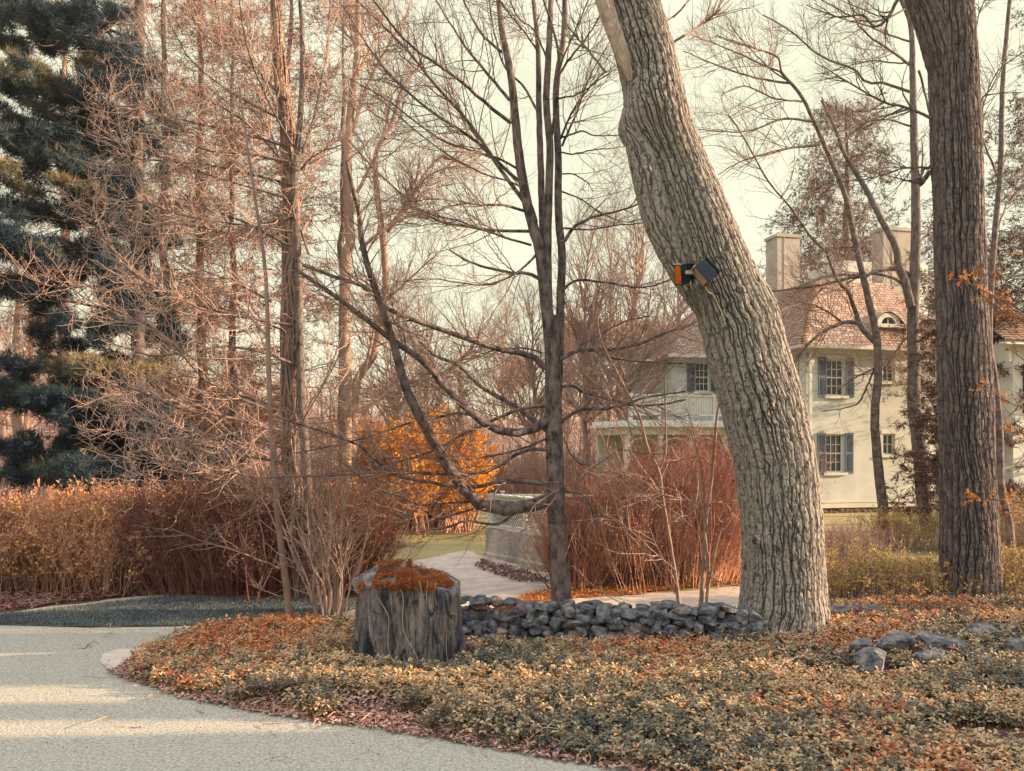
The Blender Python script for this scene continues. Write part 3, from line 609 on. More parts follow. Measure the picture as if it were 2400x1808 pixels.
# ------------------------------------------------------------------ twin floodlight on the leaning tree
fr = thing('twin_floodlight', 'black twin floodlight strapped to the leaning trunk, one amber lens glowing left', 'floodlight', W(1618, 650, 10.35))
def frame(fwd, roll):
    f = unit(np.array(fwd, float)); r = unit(np.cross(f, [0, 0, 1.])); u = np.cross(r, f); c, s = math.cos(roll), math.sin(roll)
    return np.array([r*c+u*s, -r*s+u*c, f])
def head(c, fwd, roll, w, h, dpt, lensm, nm):
    Rm = frame(fwd, roll); c = np.array(c); mb = MB()
    # tapered shell: back smaller than the open front, walls with thickness, flat back cover with rim and bolt
    def ringq(wa, ha, za): return np.array([(-wa, -ha, za), (wa, -ha, za), (wa, ha, za), (-wa, ha, za)])
    R0 = [ringq(w*.72, h*.72, -dpt), ringq(w*.95, h*.95, -dpt*.35), ringq(w, h, dpt), ringq(w*.9, h*.9, dpt), ringq(w*.85, h*.85, dpt*.55)]
    V = np.concatenate(R0); Q = [(a*4+i, a*4+(i+1) % 4, (a+1)*4+(i+1) % 4, (a+1)*4+i) for a in range(4) for i in range(4)]+[(3, 2, 1, 0), (16, 17, 18, 19)]
    mb.add(V@Rm+c, Q)
    mb.box(c-Rm[2]*dpt*.98, (w*.95, h*.95, dpt*.10), Rm); mb.box(c-Rm[2]*dpt*1.15, (w*.12, h*.12, dpt*.14), Rm)
    for k in (-.5, 0, .5): mb.box(c-Rm[2]*dpt*1.1+Rm[0]*w*k, (w*.05, h*.7, dpt*.1), Rm)
    hs = mb.build('housing', M['black'], fr)
    m2 = MB(); m2.box(c+Rm[2]*dpt*.92, (w*.88, h*.88, dpt*.05), Rm); m2.build('lens', lensm, hs)
    m3 = MB(); m3.box(c+Rm[2]*dpt*1.02+Rm[1]*h*1.02, (w*1.02, h*.05, dpt*.22), Rm); m3.build('visor', M['grey'], hs)
head(W(1604, 643, 10.32), (-1, -.25, -.18), .22, .085, .125, .085, M['amber'], 'left')
head(W(1653, 638, 10.20), (-.74, -.20, -.62), -.25, .085, .125, .105, M['lens'], 'right')
mb = MB(); mb.box(W(1615, 639, 10.2), (.045, .02, .02)); mb.box(W(1640, 646, 10.36), (.12, .03, .05)); mb.box(W(1650, 650, 10.5), (.07, .14, .08)); mb.build('bracket', M['grey'], fr)
cab = resample(np.array([W(1651, 668, 10.25), W(1660, 685, 10.33), W(1672, 693, 10.36), W(1690, 730, 10.38), W(1700, 760, 10.42)]), 20)
mb = MB(); mb.tubes(cab[None], np.full((1, 20), .006), 6); mb.build('cable', M['grey'], fr)
for c_ in (W(1675, 695, 10.36), W(1693, 738, 10.38)): mb = MB(); mb.box(c_, (.012, .006, .012)); mb.build('cable_clip', M['grey'], fr)

# ------------------------------------------------------------------ traced trees
def finish(root, trunkset, limbset, levels, m_trunk, m_twig, rng, tsides=12, lsides=7, barkbump=None):
    mb = MB()
    for P, Rd in trunkset: mb.tubes(P[None], Rd[None], tsides)
    mb.build('trunk', m_trunk, root, smooth=True)
    P, Rd = stack(limbset); mb = MB(); mb.tubes(P, Rd, lsides); mb.build('limbs', m_trunk, root, smooth=True)
    mb = MB(); sets = [(P, Rd)]
    for k, lv in enumerate(levels):
        lv = dict(lv); src = sets[lv.pop('src', -1)]; sd = lv.pop('sides', 3); s = spawn(src[0], src[1], rng=rng, **lv); sets.append(s); mb.tubes(s[0], s[1], sd)
    mb.build('crown', m_twig, root)
    return sets
def trunkline(path, Y, w0, w1, rng, n=40, dY=0, wob=.0015, pw=.8): return limb(path, Y, w0, w1, rng, n, dY, wob, pw)
# centre multi-stem maple
rng = RNG(81); YC = 12.2
ct = thing('multi_stem_maple', 'bare smooth-barked tree with several upright stems rising behind the dry stone wall', 'tree', G(1318, 1445))
base = trunkline([(1318,1450),(1314,1380),(1305,1200),(1300,1080),(1298,1000),(1296,880),(1293,800),(1290,740)], YC, 48, 34, rng)
S1 = trunkline(np.concatenate([[(1290,800)], Z('B', (1290,1650),(1250,1500),(1200,1300),(1150,1000),(1100,500),(1040,200),(1015,-60))]), YC, 30, 11, rng, dY=-.3)
S1b = trunkline(Z('B', (1300,1700),(1305,1500),(1290,1000),(1280,700),(1275,300),(1235,-60)), YC+.1, 18, 9, rng, dY=.4)
S1c = trunkline(np.concatenate([[(1288,790)], Z('B', (1335,1650),(1345,1200),(1352,950),(1330,650),(1345,300),(1362,-60))]), YC-.05, 22, 12, rng, dY=-.1)
S2 = trunkline(np.concatenate([[(1305,960),(1310,850),(1314,700)], Z('B', (1430,1650),(1408,1400),(1405,1000),(1390,700),(1400,500),(1440,250),(1450,-60))]), YC+.18, 22, 12, rng, dY=.3)
S2b = trunkline(Z('B', (1350,950),(1390,700),(1410,400),(1375,200),(1290,-60)), YC, 8, 5, rng, dY=-.2)
Ls = []
def add(z, Y, w0, w1, *pts, dY=None):
    Ls.append(limb(np.array(pts, float) if z == "p" else Z(z, *pts), Y, w0, w1, rng, 18, rng.uniform(-1.6, 1.2) if dY is None else dY, .003, 1.0))
add('B', YC, 10, 4, (1200,1330),(1050,1130),(900,900),(780,740),(600,540),(450,350),(250,150),(60,-40))
add('B', YC, 9, 3, (1180,1200),(1000,1040),(850,900),(600,740),(400,570),(220,370),(0,30))
add('B', YC, 9, 4, (1100,800),(900,640),(700,470),(420,270),(180,-40))
add('B', YC, 8, 3, (1090,650),(930,460),(780,270),(600,-20))
add('B', YC, 7, 4, (1040,340),(900,210),(780,-20))
add('B', YC, 8, 3, (1240,1500),(950,1490),(600,1420),(400,1270),(200,1080),(0,860))
add('B', YC, 6, 2, (1230,1590),(1000,1520),(750,1430),(600,1400),(450,1330),(200,1290))
add('B', YC, 7, 2, (1190,1370),(1050,1330),(900,1330),(650,1290),(400,1310))
add('B', YC, 6, 2, (1150,1100),(1000,1020),(850,980),(600,880),(300,650),(0,480))
add('B', YC, 5, 2, (1270,1440),(1200,1250),(1100,1180),(950,1140),(700,1010),(400,780),(150,540))
add('B', YC, 9, 3, (1450,1560),(1500,1480),(1620,1410),(1750,1380),(2010,1300))
add('B', YC, 6, 2, (1430,950),(1520,740),(1620,480),(1740,270))
add('B', YC, 6, 2, (1420,900),(1500,720),(1650,520),(1780,430))
add('B', YC, 6, 3, (1400,500),(1480,380),(1600,230),(1700,60))
add('B', YC, 5, 2, (1400,640),(1500,620),(1600,570),(1800,430))
add('B', YC, 4, 2, (1400,980),(1500,1000),(1620,975),(1800,955),(1950,930))
add('B', YC, 5, 2, (1430,890),(1500,870),(1560,850),(1650,880),(1850,875))
add('B', YC, 4, 2, (1410,1130),(1500,1130),(1590,1180),(1630,1240))
add('B', YC, 4, 2, (1420,1240),(1550,1290),(1680,1380),(1850,1440),(2000,1400))
add('B', YC, 5, 2, (1440,1480),(1600,1490),(1800,1460),(2050,1440))
add('B', YC, 6, 3, (1270,720),(1180,560),(1050,420),(980,150),(960,-40)); add('B', YC, 5, 3, (1270,330),(1180,200),(1080,80),(1000,-40))
add('B', YC, 5, 3, (1350,420),(1250,200),(1150,120),(1070,-40)); add('B', YC, 5, 3, (1400,480),(1470,300),(1560,100),(1620,-40))
add('E', YC, 15, 8, (1320,730),(1280,680),(1200,640),(1000,600),(850,550),(650,480),(450,410),(310,350),(150,200),(0,150),(-250,60), dY=-1.4)
add('E', YC, 22, 9, (1350,1045),(1280,1105),(1180,1145),(1050,1140),(950,1100),(850,1030),(760,940),(680,870),(600,760),(500,660),(350,560),(0,290),(-300,80), dY=-1.8)
add('E', YC, 13, 5, (1330,1130),(1150,990),(950,880),(850,800),(750,700),(600,640),(450,500),(300,420), dY=1.2)
add('E', YC, 34, 9, (1400,1560),(1300,1600),(1100,1640),(960,1640),(850,1570),(740,1440),(650,1290),(560,1130),(470,980),(400,800),(330,540),(250,300),(150,0),(110,-300),(30,-620), dY=-2.2)
add('E', YC, 9, 4, (1340,1255),(1180,1260),(1050,1350),(900,1410),(700,1420),(400,1400),(0,1420),(-500,1440), dY=-1.0)
add('E', YC, 11, 5, (1340,1480),(1060,1455),(950,1490),(780,1505),(600,1470),(350,1420),(150,1250),(0,1180),(-400,1050))
add('E', YC, 9, 3, (1340,970),(1200,980),(1000,1060),(800,1150),(600,1260),(350,1340),(0,1400),(-300,1430))
add('E', YC, 6, 2, (1340,1180),(1200,1240),(1000,1290),(800,1320),(500,1310),(200,1320))
add('E', YC, 6, 3, (900,1590),(700,1600),(500,1610),(380,1560),(180,1480),(0,1330)); add('E', YC, 7, 3, (950,1100),(880,1040),(750,1020),(600,1050),(450,1080),(150,1180),(0,1220),(-300,1280))
add('E', YC, 10, 5, (1400,690),(1480,640),(1550,610),(1700,610),(1900,580),(2100,500),(2300,430), dY=.6)
add('E', YC, 6, 3, (1540,610),(1560,570),(1650,530),(1800,440),(2000,390))
add('E', YC, 6, 3, (1650,620),(1750,660),(1900,680),(2212,700))
add('E', YC, 8, 4, (1430,850),(1500,840),(1600,900),(1750,930),(1900,970),(2100,960),(2230,930), dY=.5)
add('E', YC, 9, 4, (1420,1080),(1540,1000),(1700,990),(1850,960),(2000,910),(2230,880), dY=-.5)
add('E', YC, 7, 3, (1440,220),(1520,160),(1700,170),(1950,205),(2150,150), dY=-.2)
add('E', YC, 7, 3, (1450,1530),(1560,1540),(1610,1620),(1640,1680),(1700,1690),(1800,1670))
add('E', YC, 4, 2, (1440,1180),(1500,1300),(1620,1370),(1800,1260),(1950,1280),(2150,1290))
add('E', YC, 9, 4, (1300,160),(1200,110),(1100,110),(850,50),(700,-40)); add('E', YC, 6, 2, (1280,-30),(1200,60),(1100,130),(950,190),(800,180),(600,150),(350,170))
add('E', YC, 5, 2, (1300,630),(1200,600),(1100,600),(950,620)); add('E', YC, 6, 2, (850,1640),(700,1690),(620,1700),(500,1640),(380,1700),(0,1650))
add('E', YC, 8, 3, (1150,1640),(1080,1700),(1000,1740),(800,1720),(700,1760),(500,1790))
add('E', YC, 6, 3, (1400,1560),(1450,1500),(1250,1620),(1200,1760),(1150,1800),(1160,1850))
sets = finish(ct, [base, S1, S1b, S1c, S2, S2b], Ls, [
   dict(M=850, t0=.12, ang=(28, 58), ln=(.6, 1.7), n=8, wig=.12, up=.03, rr=.5, rcap=.009, rmin=.003, sides=5),
   dict(M=4300, ang=(30, 60), ln=(.3, .9), n=6, wig=.15, up=.04, rr=.55, rmin=.0022, sides=3),
   dict(M=9500, ang=(30, 60), ln=(.12, .4), n=4, wig=.16, up=.06, rr=.55, rmin=.0016, sides=3)], M['maple'], M['twig'], rng, 20)
# thin dark curved tree in front of the house
def G0(px, py): return G(px, py)
rng = RNG(91); Ls = []; YA = 20.5
tr = thing('slender_dark_tree', 'thin dark curving tree in front of the house wall', 'tree', G(2071, 1275))
T1 = trunkline(np.concatenate([[(2072,1280)], Z('K', (1300,1650),(1270,1400),(1245,1050),(1265,800),(1260,550),(1220,350),(1150,50)), Z('C', (1060,1300),(1000,1130),(900,900),(780,640),(690,530),(640,470))]), YA, 24, 7, rng, n=60, pw=1.)
add('K', YA, 13, 6, (1245,560),(1150,450),(1080,250),(1000,150),(940,0), dY=-.5); add('C', YA, 6, 3, (940,1640),(850,1560),(700,1350),(550,1170),(400,900),(300,750))
add('K', YA, 10, 4, (1150,440),(1050,430),(900,500),(800,590),(690,730),(650,800), dY=-.8); add('K', YA, 6, 2, (1020,420),(900,340),(780,310),(640,350))
add('K', YA, 8, 3, (1200,130),(1050,150),(900,190),(750,210),(560,230)); add('C', YA, 6, 2, (840,790),(650,770),(400,855),(100,840))
add('C', YA, 7, 2, (880,940),(650,970),(400,1040),(230,1130)); add('C', YA, 6, 2, (690,540),(450,500),(160,400),(0,330)); add('C', YA, 5, 2, (770,660),(600,640),(400,560),(250,620))
add('C', YA, 5, 2, (640,470),(540,430),(300,320),(80,240)); add('C', YA, 5, 2, (640,470),(610,370),(450,310),(220,230)); add('C', YA, 4, 2, (690,530),(560,440),(350,220),(300,120))
add('K', YA, 5, 2, (1235,730),(1100,800),(1000,870)); add('K', YA, 5, 2, (1240,740),(1180,880),(1110,970),(900,1010)); add('C', YA, 5, 2, (1150,1600),(1000,1610),(850,1650))
finish(tr, [T1], Ls, [dict(M=200, ln=(.7, 2.2), n=7, wig=.12, up=.06, rr=.55, rmin=.004, rcap=.012, sides=4), dict(M=1300, ln=(.3, 1.2), n=6, wig=.14, up=.08, rmin=.003), dict(M=2200, ln=(.15, .5), n=4, wig=.14, up=.08, rmin=.0025)], M['darkbark'], M['twig'], rng, 16)
# middle grey tree with a second stem
rng = RNG(92); Ls = []; YM = 24.5
tr = thing('twin_stem_grey_tree', 'grey tree with two joined stems between the thin dark tree and the massive right trunk', 'tree', G(2176, 1240))
T1 = trunkline(np.concatenate([[(2180,1245)], Z('K', (1570,1650),(1540,1300),(1500,980),(1498,700),(1492,400)), Z('C', (1510,1600),(1510,1300),(1500,900),(1490,500),(1480,170),(1400,-40))]), YM, 36, 10, rng, n=60, pw=1.)
T2 = trunkline(np.concatenate([Z('K', (1480,330),(1440,170),(1400,60)), Z('C', (1380,1600),(1290,1430),(1200,1250),(1050,1000),(1000,860),(900,650))]), YM-.3, 20, 6, rng, n=50, pw=1.)
add('C', YM, 7, 3, (1480,600),(1300,540),(1190,540),(1110,450),(900,370),(700,200),(520,100)); add('C', YM, 7, 3, (1470,420),(1350,330),(1230,250),(1130,150),(1100,50))
add('C', YM, 5, 2, (1470,270),(1350,230),(1200,170),(1000,110),(850,20)); add('C', YM, 5, 2, (1480,820),(1350,780),(1200,780),(1100,820),(950,950))
add('C', YM, 6, 2, (1490,700),(1350,740),(1200,790),(1000,950),(930,970)); add('K', YM, 12, 4, (1520,160),(1400,90),(1250,100),(1180,130),(950,130),(700,220)); add('K', YM, 8, 3, (1480,220),(1350,140),(1200,120),(1050,180))
add('C', YM, 6, 3, (1530,460),(1570,600),(1610,800),(1640,1000)); add('C', YM, 7, 3, (1520,1200),(1590,1120),(1640,1080)); add('K', YM, 6, 2, (1640,420),(1560,420),(1480,500),(1400,590),(1290,740),(1100,780))
add('C', YM, 4, 2, (1480,400),(1400,410),(1200,400),(900,480)); add('C', YM, 5, 3, (1440,60),(1300,130),(1150,130),(900,0))
finish(tr, [T1, T2], Ls, [dict(M=200, ln=(.8, 2.4), n=7, wig=.12, up=.08, rr=.55, rmin=.004, rcap=.012, sides=4), dict(M=1400, ln=(.3, 1.3), n=6, wig=.14, up=.1, rmin=.003), dict(M=2000, ln=(.15, .6), n=4, wig=.14, up=.1, rmin=.0026)], M['bark2'], M['twig'], rng, 20)
# far-right slim trunk
rng = RNG(93); Ls = []; YF = 16.5
tr = thing('slim_right_edge_tree', 'slim dark crooked trunk just right of the massive right trunk', 'tree', G(2362, 1345))
T1 = trunkline([(2362,1350),(2370,1280),(2362,1210),(2345,1130),(2343,1010),(2330,880),(2318,800),(2322,680),(2330,560),(2345,400),(2350,200),(2370,-40)], YF, 18, 8, rng, n=50)
add('p', YF, 5, 2, (2330,560),(2360,480),(2400,430),(2450,380)); add('p', YF, 5, 2, (2343,1000),(2380,960),(2430,900)); add('p', YF, 5, 2, (2340,420),(2300,300),(2330,180),(2400,120))
add('p', YF, 4, 2, (2350,1100),(2400,1080),(2460,1040)); add('p', YF, 4, 2, (2325,700),(2380,640),(2440,600))
finish(tr, [T1], Ls, [dict(M=90, ln=(.5, 1.5), n=7, wig=.14, up=.06, rmin=.003, sides=4), dict(M=300, ln=(.2, .8), n=5, wig=.15, up=.06, rmin=.0025)], M['darkbark'], M['twig'], rng, 12)

# left slim pale trunk and shrubby stems, one reaching tangle of knobby branches
rng = RNG(94); Ls = []; YL = 11.8
tr = thing('slim_pale_sapling', 'slim smooth sapling with a straight pale trunk left of the boulder', 'tree', G(677, 1460))
T1 = trunkline([(680,1468),(672,1380),(655,1250),(648,1160),(640,1060),(633,960),(628,800),(622,640),(600,480),(585,380),(560,200)], YL, 18, 4, rng, n=60, pw=1.)
add('p', YL, 6, 2, (663,1335),(600,1310),(560,1295),(480,1270),(400,1240)); add('p', YL, 6, 2, (648,1150),(600,1120),(520,1080),(400,1020),(300,960))
add('p', YL, 5, 2, (633,960),(560,910),(450,840),(350,760),(280,720)); add('p', YL, 5, 2, (628,790),(560,720),(480,660),(330,560))
add('p', YL, 4, 2, (660,1400),(620,1385),(585,1370)); add('p', YL, 5, 2, (640,1090),(700,1000),(760,900),(800,820)); add('p', YL, 4, 2, (655,1260),(620,1180),(560,1130))
finish(tr, [T1], Ls, [dict(M=110, ln=(.4, 1.2), n=7, wig=.14, up=.06, rmin=.003, sides=4), dict(M=420, ln=(.15, .6), n=5, wig=.18, up=.08, rmin=.0025)], M['twig'], M['twig'], rng, 14)
rng = RNG(95); Ls = []
tr = thing('shrubby_stem_clump', 'clump of many thin pale upright stems right of the slim sapling', 'shrub', G(770, 1458))
for k, (x0, x1, y1, w_) in enumerate(((745,700,1130,9),(768,742,1120,8),(775,770,1050,11),(782,775,900,9),(765,720,1180,6),(788,800,1120,6),(795,830,1180,5),(760,690,1200,5),(750,640,1180,5),(800,860,1230,5),(792,812,1000,5),(770,752,980,6),(742,620,1090,5),(798,905,1330,4),(785,845,1020,5),(758,735,1000,6),(806,880,1150,4))):
    add('p', YL+rng.uniform(-.15, .25), w_, 2.5, (x0,1460),((x0*.8+x1*.2)+rng.normal()*6,1380),((x0+x1)/2+rng.normal()*8,(1460+y1)/2),(x1,y1), dY=rng.uniform(-.3, .5))
finish(tr, [Ls[2]], Ls, [dict(M=230, t0=.2, ln=(.3, 1.1), n=6, wig=.12, up=.06, rmin=.003, sides=4, ang=(25, 50)), dict(M=500, ln=(.1, .5), n=5, wig=.16, up=.06, rmin=.002)], M['pale'], M['pale'], rng, 8)
mb = MB(); mb.add(rockV(RNG(5), G(757, 1462)+np.array([0, .1, .03]), (.16, .14, .09)), T=SF, tint=.3); mb.add(rockV(RNG(6), G(800, 1462)+np.array([.1, .1, .02]), (.2, .14, .08)), T=SF, tint=.3)
tag(mb.build('mossy_stump', M['rock']), 'low stump covered in rusty moss at the foot of the thin stem clump', 'stump')
# magnolia-like tree: long sweeping pale shoots filling the left
rng = RNG(96); Ls = []
YG = 13.6
tr = thing('ivy_clad_tree', 'tall ivy-clad tree with long pale knobby branches sweeping left', 'tree', G(715, 1422))
T1 = trunkline(np.concatenate([[(722,1428),(712,1330),(700,1200)], Z('D', (1890,1000),(1880,500),(1890,100)), Z('A', (1880,1200),(1860,800),(1820,500),(1800,200),(1780,-60))]), YG, 46, 16, rng, n=60, pw=.6)
T1b = trunkline(np.concatenate([[(745,1428),(735,1330)], Z('D', (1960,1000),(1940,500),(1935,100)), Z('A', (1910,1200),(1950,700),(1960,300),(1940,-60))]), YG-.2, 24, 8, rng, n=60, pw=.7)
sw = [('A', (1900,950),(1730,640),(1600,300),(1540,-60)), ('A', (1880,900),(1700,500),(1480,330),(1380,-60)), ('A', (1960,1000),(2050,700),(2120,300),(2140,-60)), ('A', (1870,1100),(1600,800),(1200,560),(1000,350),(900,100)),
      ('A', (2000,1650),(1800,1000),(1700,700),(1550,260),(1500,0)), ('D', (1760,300),(1540,180),(1200,40),(1000,-150)), ('D', (1880,500),(1500,350),(1200,300),(900,180),(600,200),(300,190),(0,60)),
      ('D', (1900,450),(1500,380),(1100,250),(800,60),(560,-300),(520,-380)), ('D', (1780,1010),(1500,900),(1300,780),(1100,550),(900,420),(600,280)), ('D', (1880,1000),(1500,900),(1250,950),(1000,900),(750,850)),
      ('D', (1890,1150),(1500,1050),(1200,1000),(900,880),(650,820)), ('D', (1890,1250),(1600,1200),(1300,1150),(950,1000),(700,860)), ('D', (1890,1350),(1500,1280),(1200,1200),(900,1180),(700,1050)),
      ('D', (1890,1450),(1600,1420),(1300,1350),(1000,1330),(640,1300)), ('D', (1890,1500),(1500,1500),(1250,1420),(1000,1480),(820,1460)), ('D', (1890,1550),(1600,1600),(1400,1560),(1200,1400),(900,1250)),
      ('A', (1890,1300),(1500,1180),(1250,1100),(1000,1000),(700,900),(560,830)), ('A', (1870,950),(1500,850),(1200,780),(900,700),(600,680)), ('A', (1890,1600),(1600,1450),(1300,1350),(1000,1320),(700,1300)), ('A', (1890,1500),(1500,1450),(1200,1400),(850,1300),(700,1420)),
      ('A', (1880,1050),(1600,1000),(1300,960),(1150,760),(1050,500)), ('A', (1860,800),(1500,600),(1250,400),(1100,150),(1050,-60)), ('A', (1850,650),(1600,400),(1300,200),(1200,-60)), ('A', (1900,1200),(1400,1080),(1000,1040),(850,1010),(700,800),(750,450)),
      ('A', (1900,1400),(1500,1500),(1100,1450),(800,1560)), ('A', (1950,1100),(2050,1000),(2212,940)), ('D', (1940,1050),(2050,900),(2150,700),(2250,400)), ('D', (1900,700),(1600,600),(1300,600),(1000,650),(700,560))]
for s_ in sw: add(s_[0], YG-.2, rng.uniform(5, 8), 2.5, *s_[1:], dY=rng.uniform(-2.2, 1.2))
sets = finish(tr, [T1, T1b], Ls, [
   dict(M=820, t0=.08, ang=(30, 65), ln=(.5, 1.6), n=8, wig=.2, up=.07, rr=.6, rcap=.009, rmin=.004, sides=4),
   dict(M=3600, ang=(35, 75), ln=(.2, .8), n=7, wig=.26, up=.10, rr=.65, rmin=.0035, taper=.6, sides=3),
   dict(M=5000, ang=(35, 80), ln=(.08, .32), n=5, wig=.28, up=.16, rr=.7, rmin=.003, taper=.8, sides=3)], M['bark2'], M['pale'], rng, 18)
ivy = MB(); # ivy stems hugging the trunk
n = 26; s = np.linspace(0, 1, 30); TP, TR = T1; zi = np.interp(s*59, np.arange(60), np.arange(60)).astype(int)
ang = rng.random((n, 1))*6.28+s[None]*rng.uniform(-2, 2, (n, 1))+.3*rng.normal(size=(n, 30)); Pi = TP[zi][None]+np.stack([np.cos(ang), np.sin(ang), 0*ang], -1)*(TR[zi][None, :, None]*1.08+.012)
ivy.tubes(Pi, np.full((n, 30), .012), 4); V_, R_ = spawn(Pi, np.full((n, 30), .008), 1500, rng, ang=(40, 80), ln=(.15, .45), n=5, wig=.3, up=.05, rmin=.003, shrink=0); ivy.tubes(V_, R_, 3); ivy.build('ivy_stems', M['hemlock'], tr)
# ------------------------------------------------------------------ conifers
def clumpfoliage(mb, c, r, nt, rng, ln=.10, wd=.012, tone=.35, k=7, uplift=.5, shell=.35):
    """needle tufts through an ellipsoid volume, denser near its surface"""
    v = unit(rng.normal(size=(nt, 3)))*(shell+(1-shell)*rng.random((nt, 1)))**.6
    v *= 1+.35*fbm(v*2.2+rng.random(3)*30, 2)[:, None]
    p = np.asarray(c)+v*np.asarray(r)
    d = unit(v+rng.normal(size=v.shape)*.5+np.array([0, 0, uplift]))
    pk = np.repeat(p, k, 0)+rng.normal(size=(nt*k, 3))*ln*.15; dk = unit(np.repeat(d, k, 0)+rng.normal(size=(nt*k, 3))*.55)
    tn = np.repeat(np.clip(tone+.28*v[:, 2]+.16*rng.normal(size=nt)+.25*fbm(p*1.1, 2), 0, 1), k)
    needlecards(mb, pk, dk, ln*rng.uniform(.7, 1.2, len(pk)), wd, rng, tn)
def needlecards(mb, p, d, s, wd, rng, tn):
    u = unit(np.cross(d, rng.normal(size=p.shape))); s = np.broadcast_to(s, (len(p),))[:, None]
    V = np.stack([p-u*wd*.5, p+u*wd*.5, p+d*s], 1).reshape(-1, 3); mb.add(V, T=np.arange(len(p)*3).reshape(-1, 3), tint=np.repeat(tn, 3))
rng = RNG(101)
YP = 19.0
tr = thing('white_pine', 'tall pine with dark blue-green needle clumps at the left of the photo', 'pine tree', G(318, 1300))
T1 = trunkline([(318,1305),(322,1100),(325,900),(322,700),(320,500),(322,300),(328,0),(330,-120)], YP, 34, 22, rng, n=40)
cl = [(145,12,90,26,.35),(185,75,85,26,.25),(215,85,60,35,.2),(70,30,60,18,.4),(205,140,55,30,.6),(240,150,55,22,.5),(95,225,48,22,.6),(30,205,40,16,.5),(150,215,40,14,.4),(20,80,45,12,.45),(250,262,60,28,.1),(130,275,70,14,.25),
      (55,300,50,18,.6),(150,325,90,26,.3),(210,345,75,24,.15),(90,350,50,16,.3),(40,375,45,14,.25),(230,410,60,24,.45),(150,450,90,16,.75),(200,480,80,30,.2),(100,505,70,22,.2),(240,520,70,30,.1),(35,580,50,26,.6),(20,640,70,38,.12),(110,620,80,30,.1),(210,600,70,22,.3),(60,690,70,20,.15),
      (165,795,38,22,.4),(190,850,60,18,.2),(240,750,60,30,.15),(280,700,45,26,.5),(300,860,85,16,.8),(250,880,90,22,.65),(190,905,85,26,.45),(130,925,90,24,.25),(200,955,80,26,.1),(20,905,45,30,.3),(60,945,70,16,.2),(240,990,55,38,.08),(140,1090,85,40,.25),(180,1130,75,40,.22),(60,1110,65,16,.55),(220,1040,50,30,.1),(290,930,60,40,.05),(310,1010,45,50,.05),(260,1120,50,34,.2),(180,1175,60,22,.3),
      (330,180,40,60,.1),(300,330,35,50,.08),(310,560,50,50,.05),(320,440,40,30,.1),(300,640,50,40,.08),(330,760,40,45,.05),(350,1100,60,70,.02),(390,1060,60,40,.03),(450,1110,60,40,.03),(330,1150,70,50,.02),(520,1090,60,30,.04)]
lb = []; mb = MB()
for (cx_, cy_, rx, ry, tn) in cl:
    Yc = YP+rng.uniform(-1.6, 1.2); c = W(cx_, cy_, Yc); sc = Yc/F
    for q_ in range(9 if cy_ > 500 else 8):
        cc_ = c+np.array([rng.normal()*rx*sc*.75, rng.normal()*.7, rng.normal()*ry*sc*.75]); f_ = rng.uniform(.25, .6)
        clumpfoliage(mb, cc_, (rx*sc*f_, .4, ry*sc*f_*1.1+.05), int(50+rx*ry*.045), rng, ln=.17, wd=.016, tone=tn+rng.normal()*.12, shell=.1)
    sgn = 1 if cx_ < 318 else -1
    if abs(cx_-318) > 40: lb.append(limb([(318, cy_+30+.12*abs(cx_-318)), ((318+cx_)/2, cy_+22), (cx_, cy_+6), (cx_-sgn*rx*.6, cy_-4)], (YP, Yc), 8, 2.5, rng, n=18))
m2 = MB(); m2.tubes(T1[0][None], T1[1][None], 14); m2.build('trunk', M['darkbark'], tr, smooth=True)
P, Rd = stack(lb); m2 = MB(); m2.tubes(P, Rd, 5); P2, R2 = spawn(P, Rd, 1500, rng, ln=(.4, 1.3), n=6, wig=.2, up=.08, rmin=.004); m2.tubes(P2, R2, 3); m2.build('limbs', M['darkbark'], tr)
mb.build('crown', M['needle'], tr)

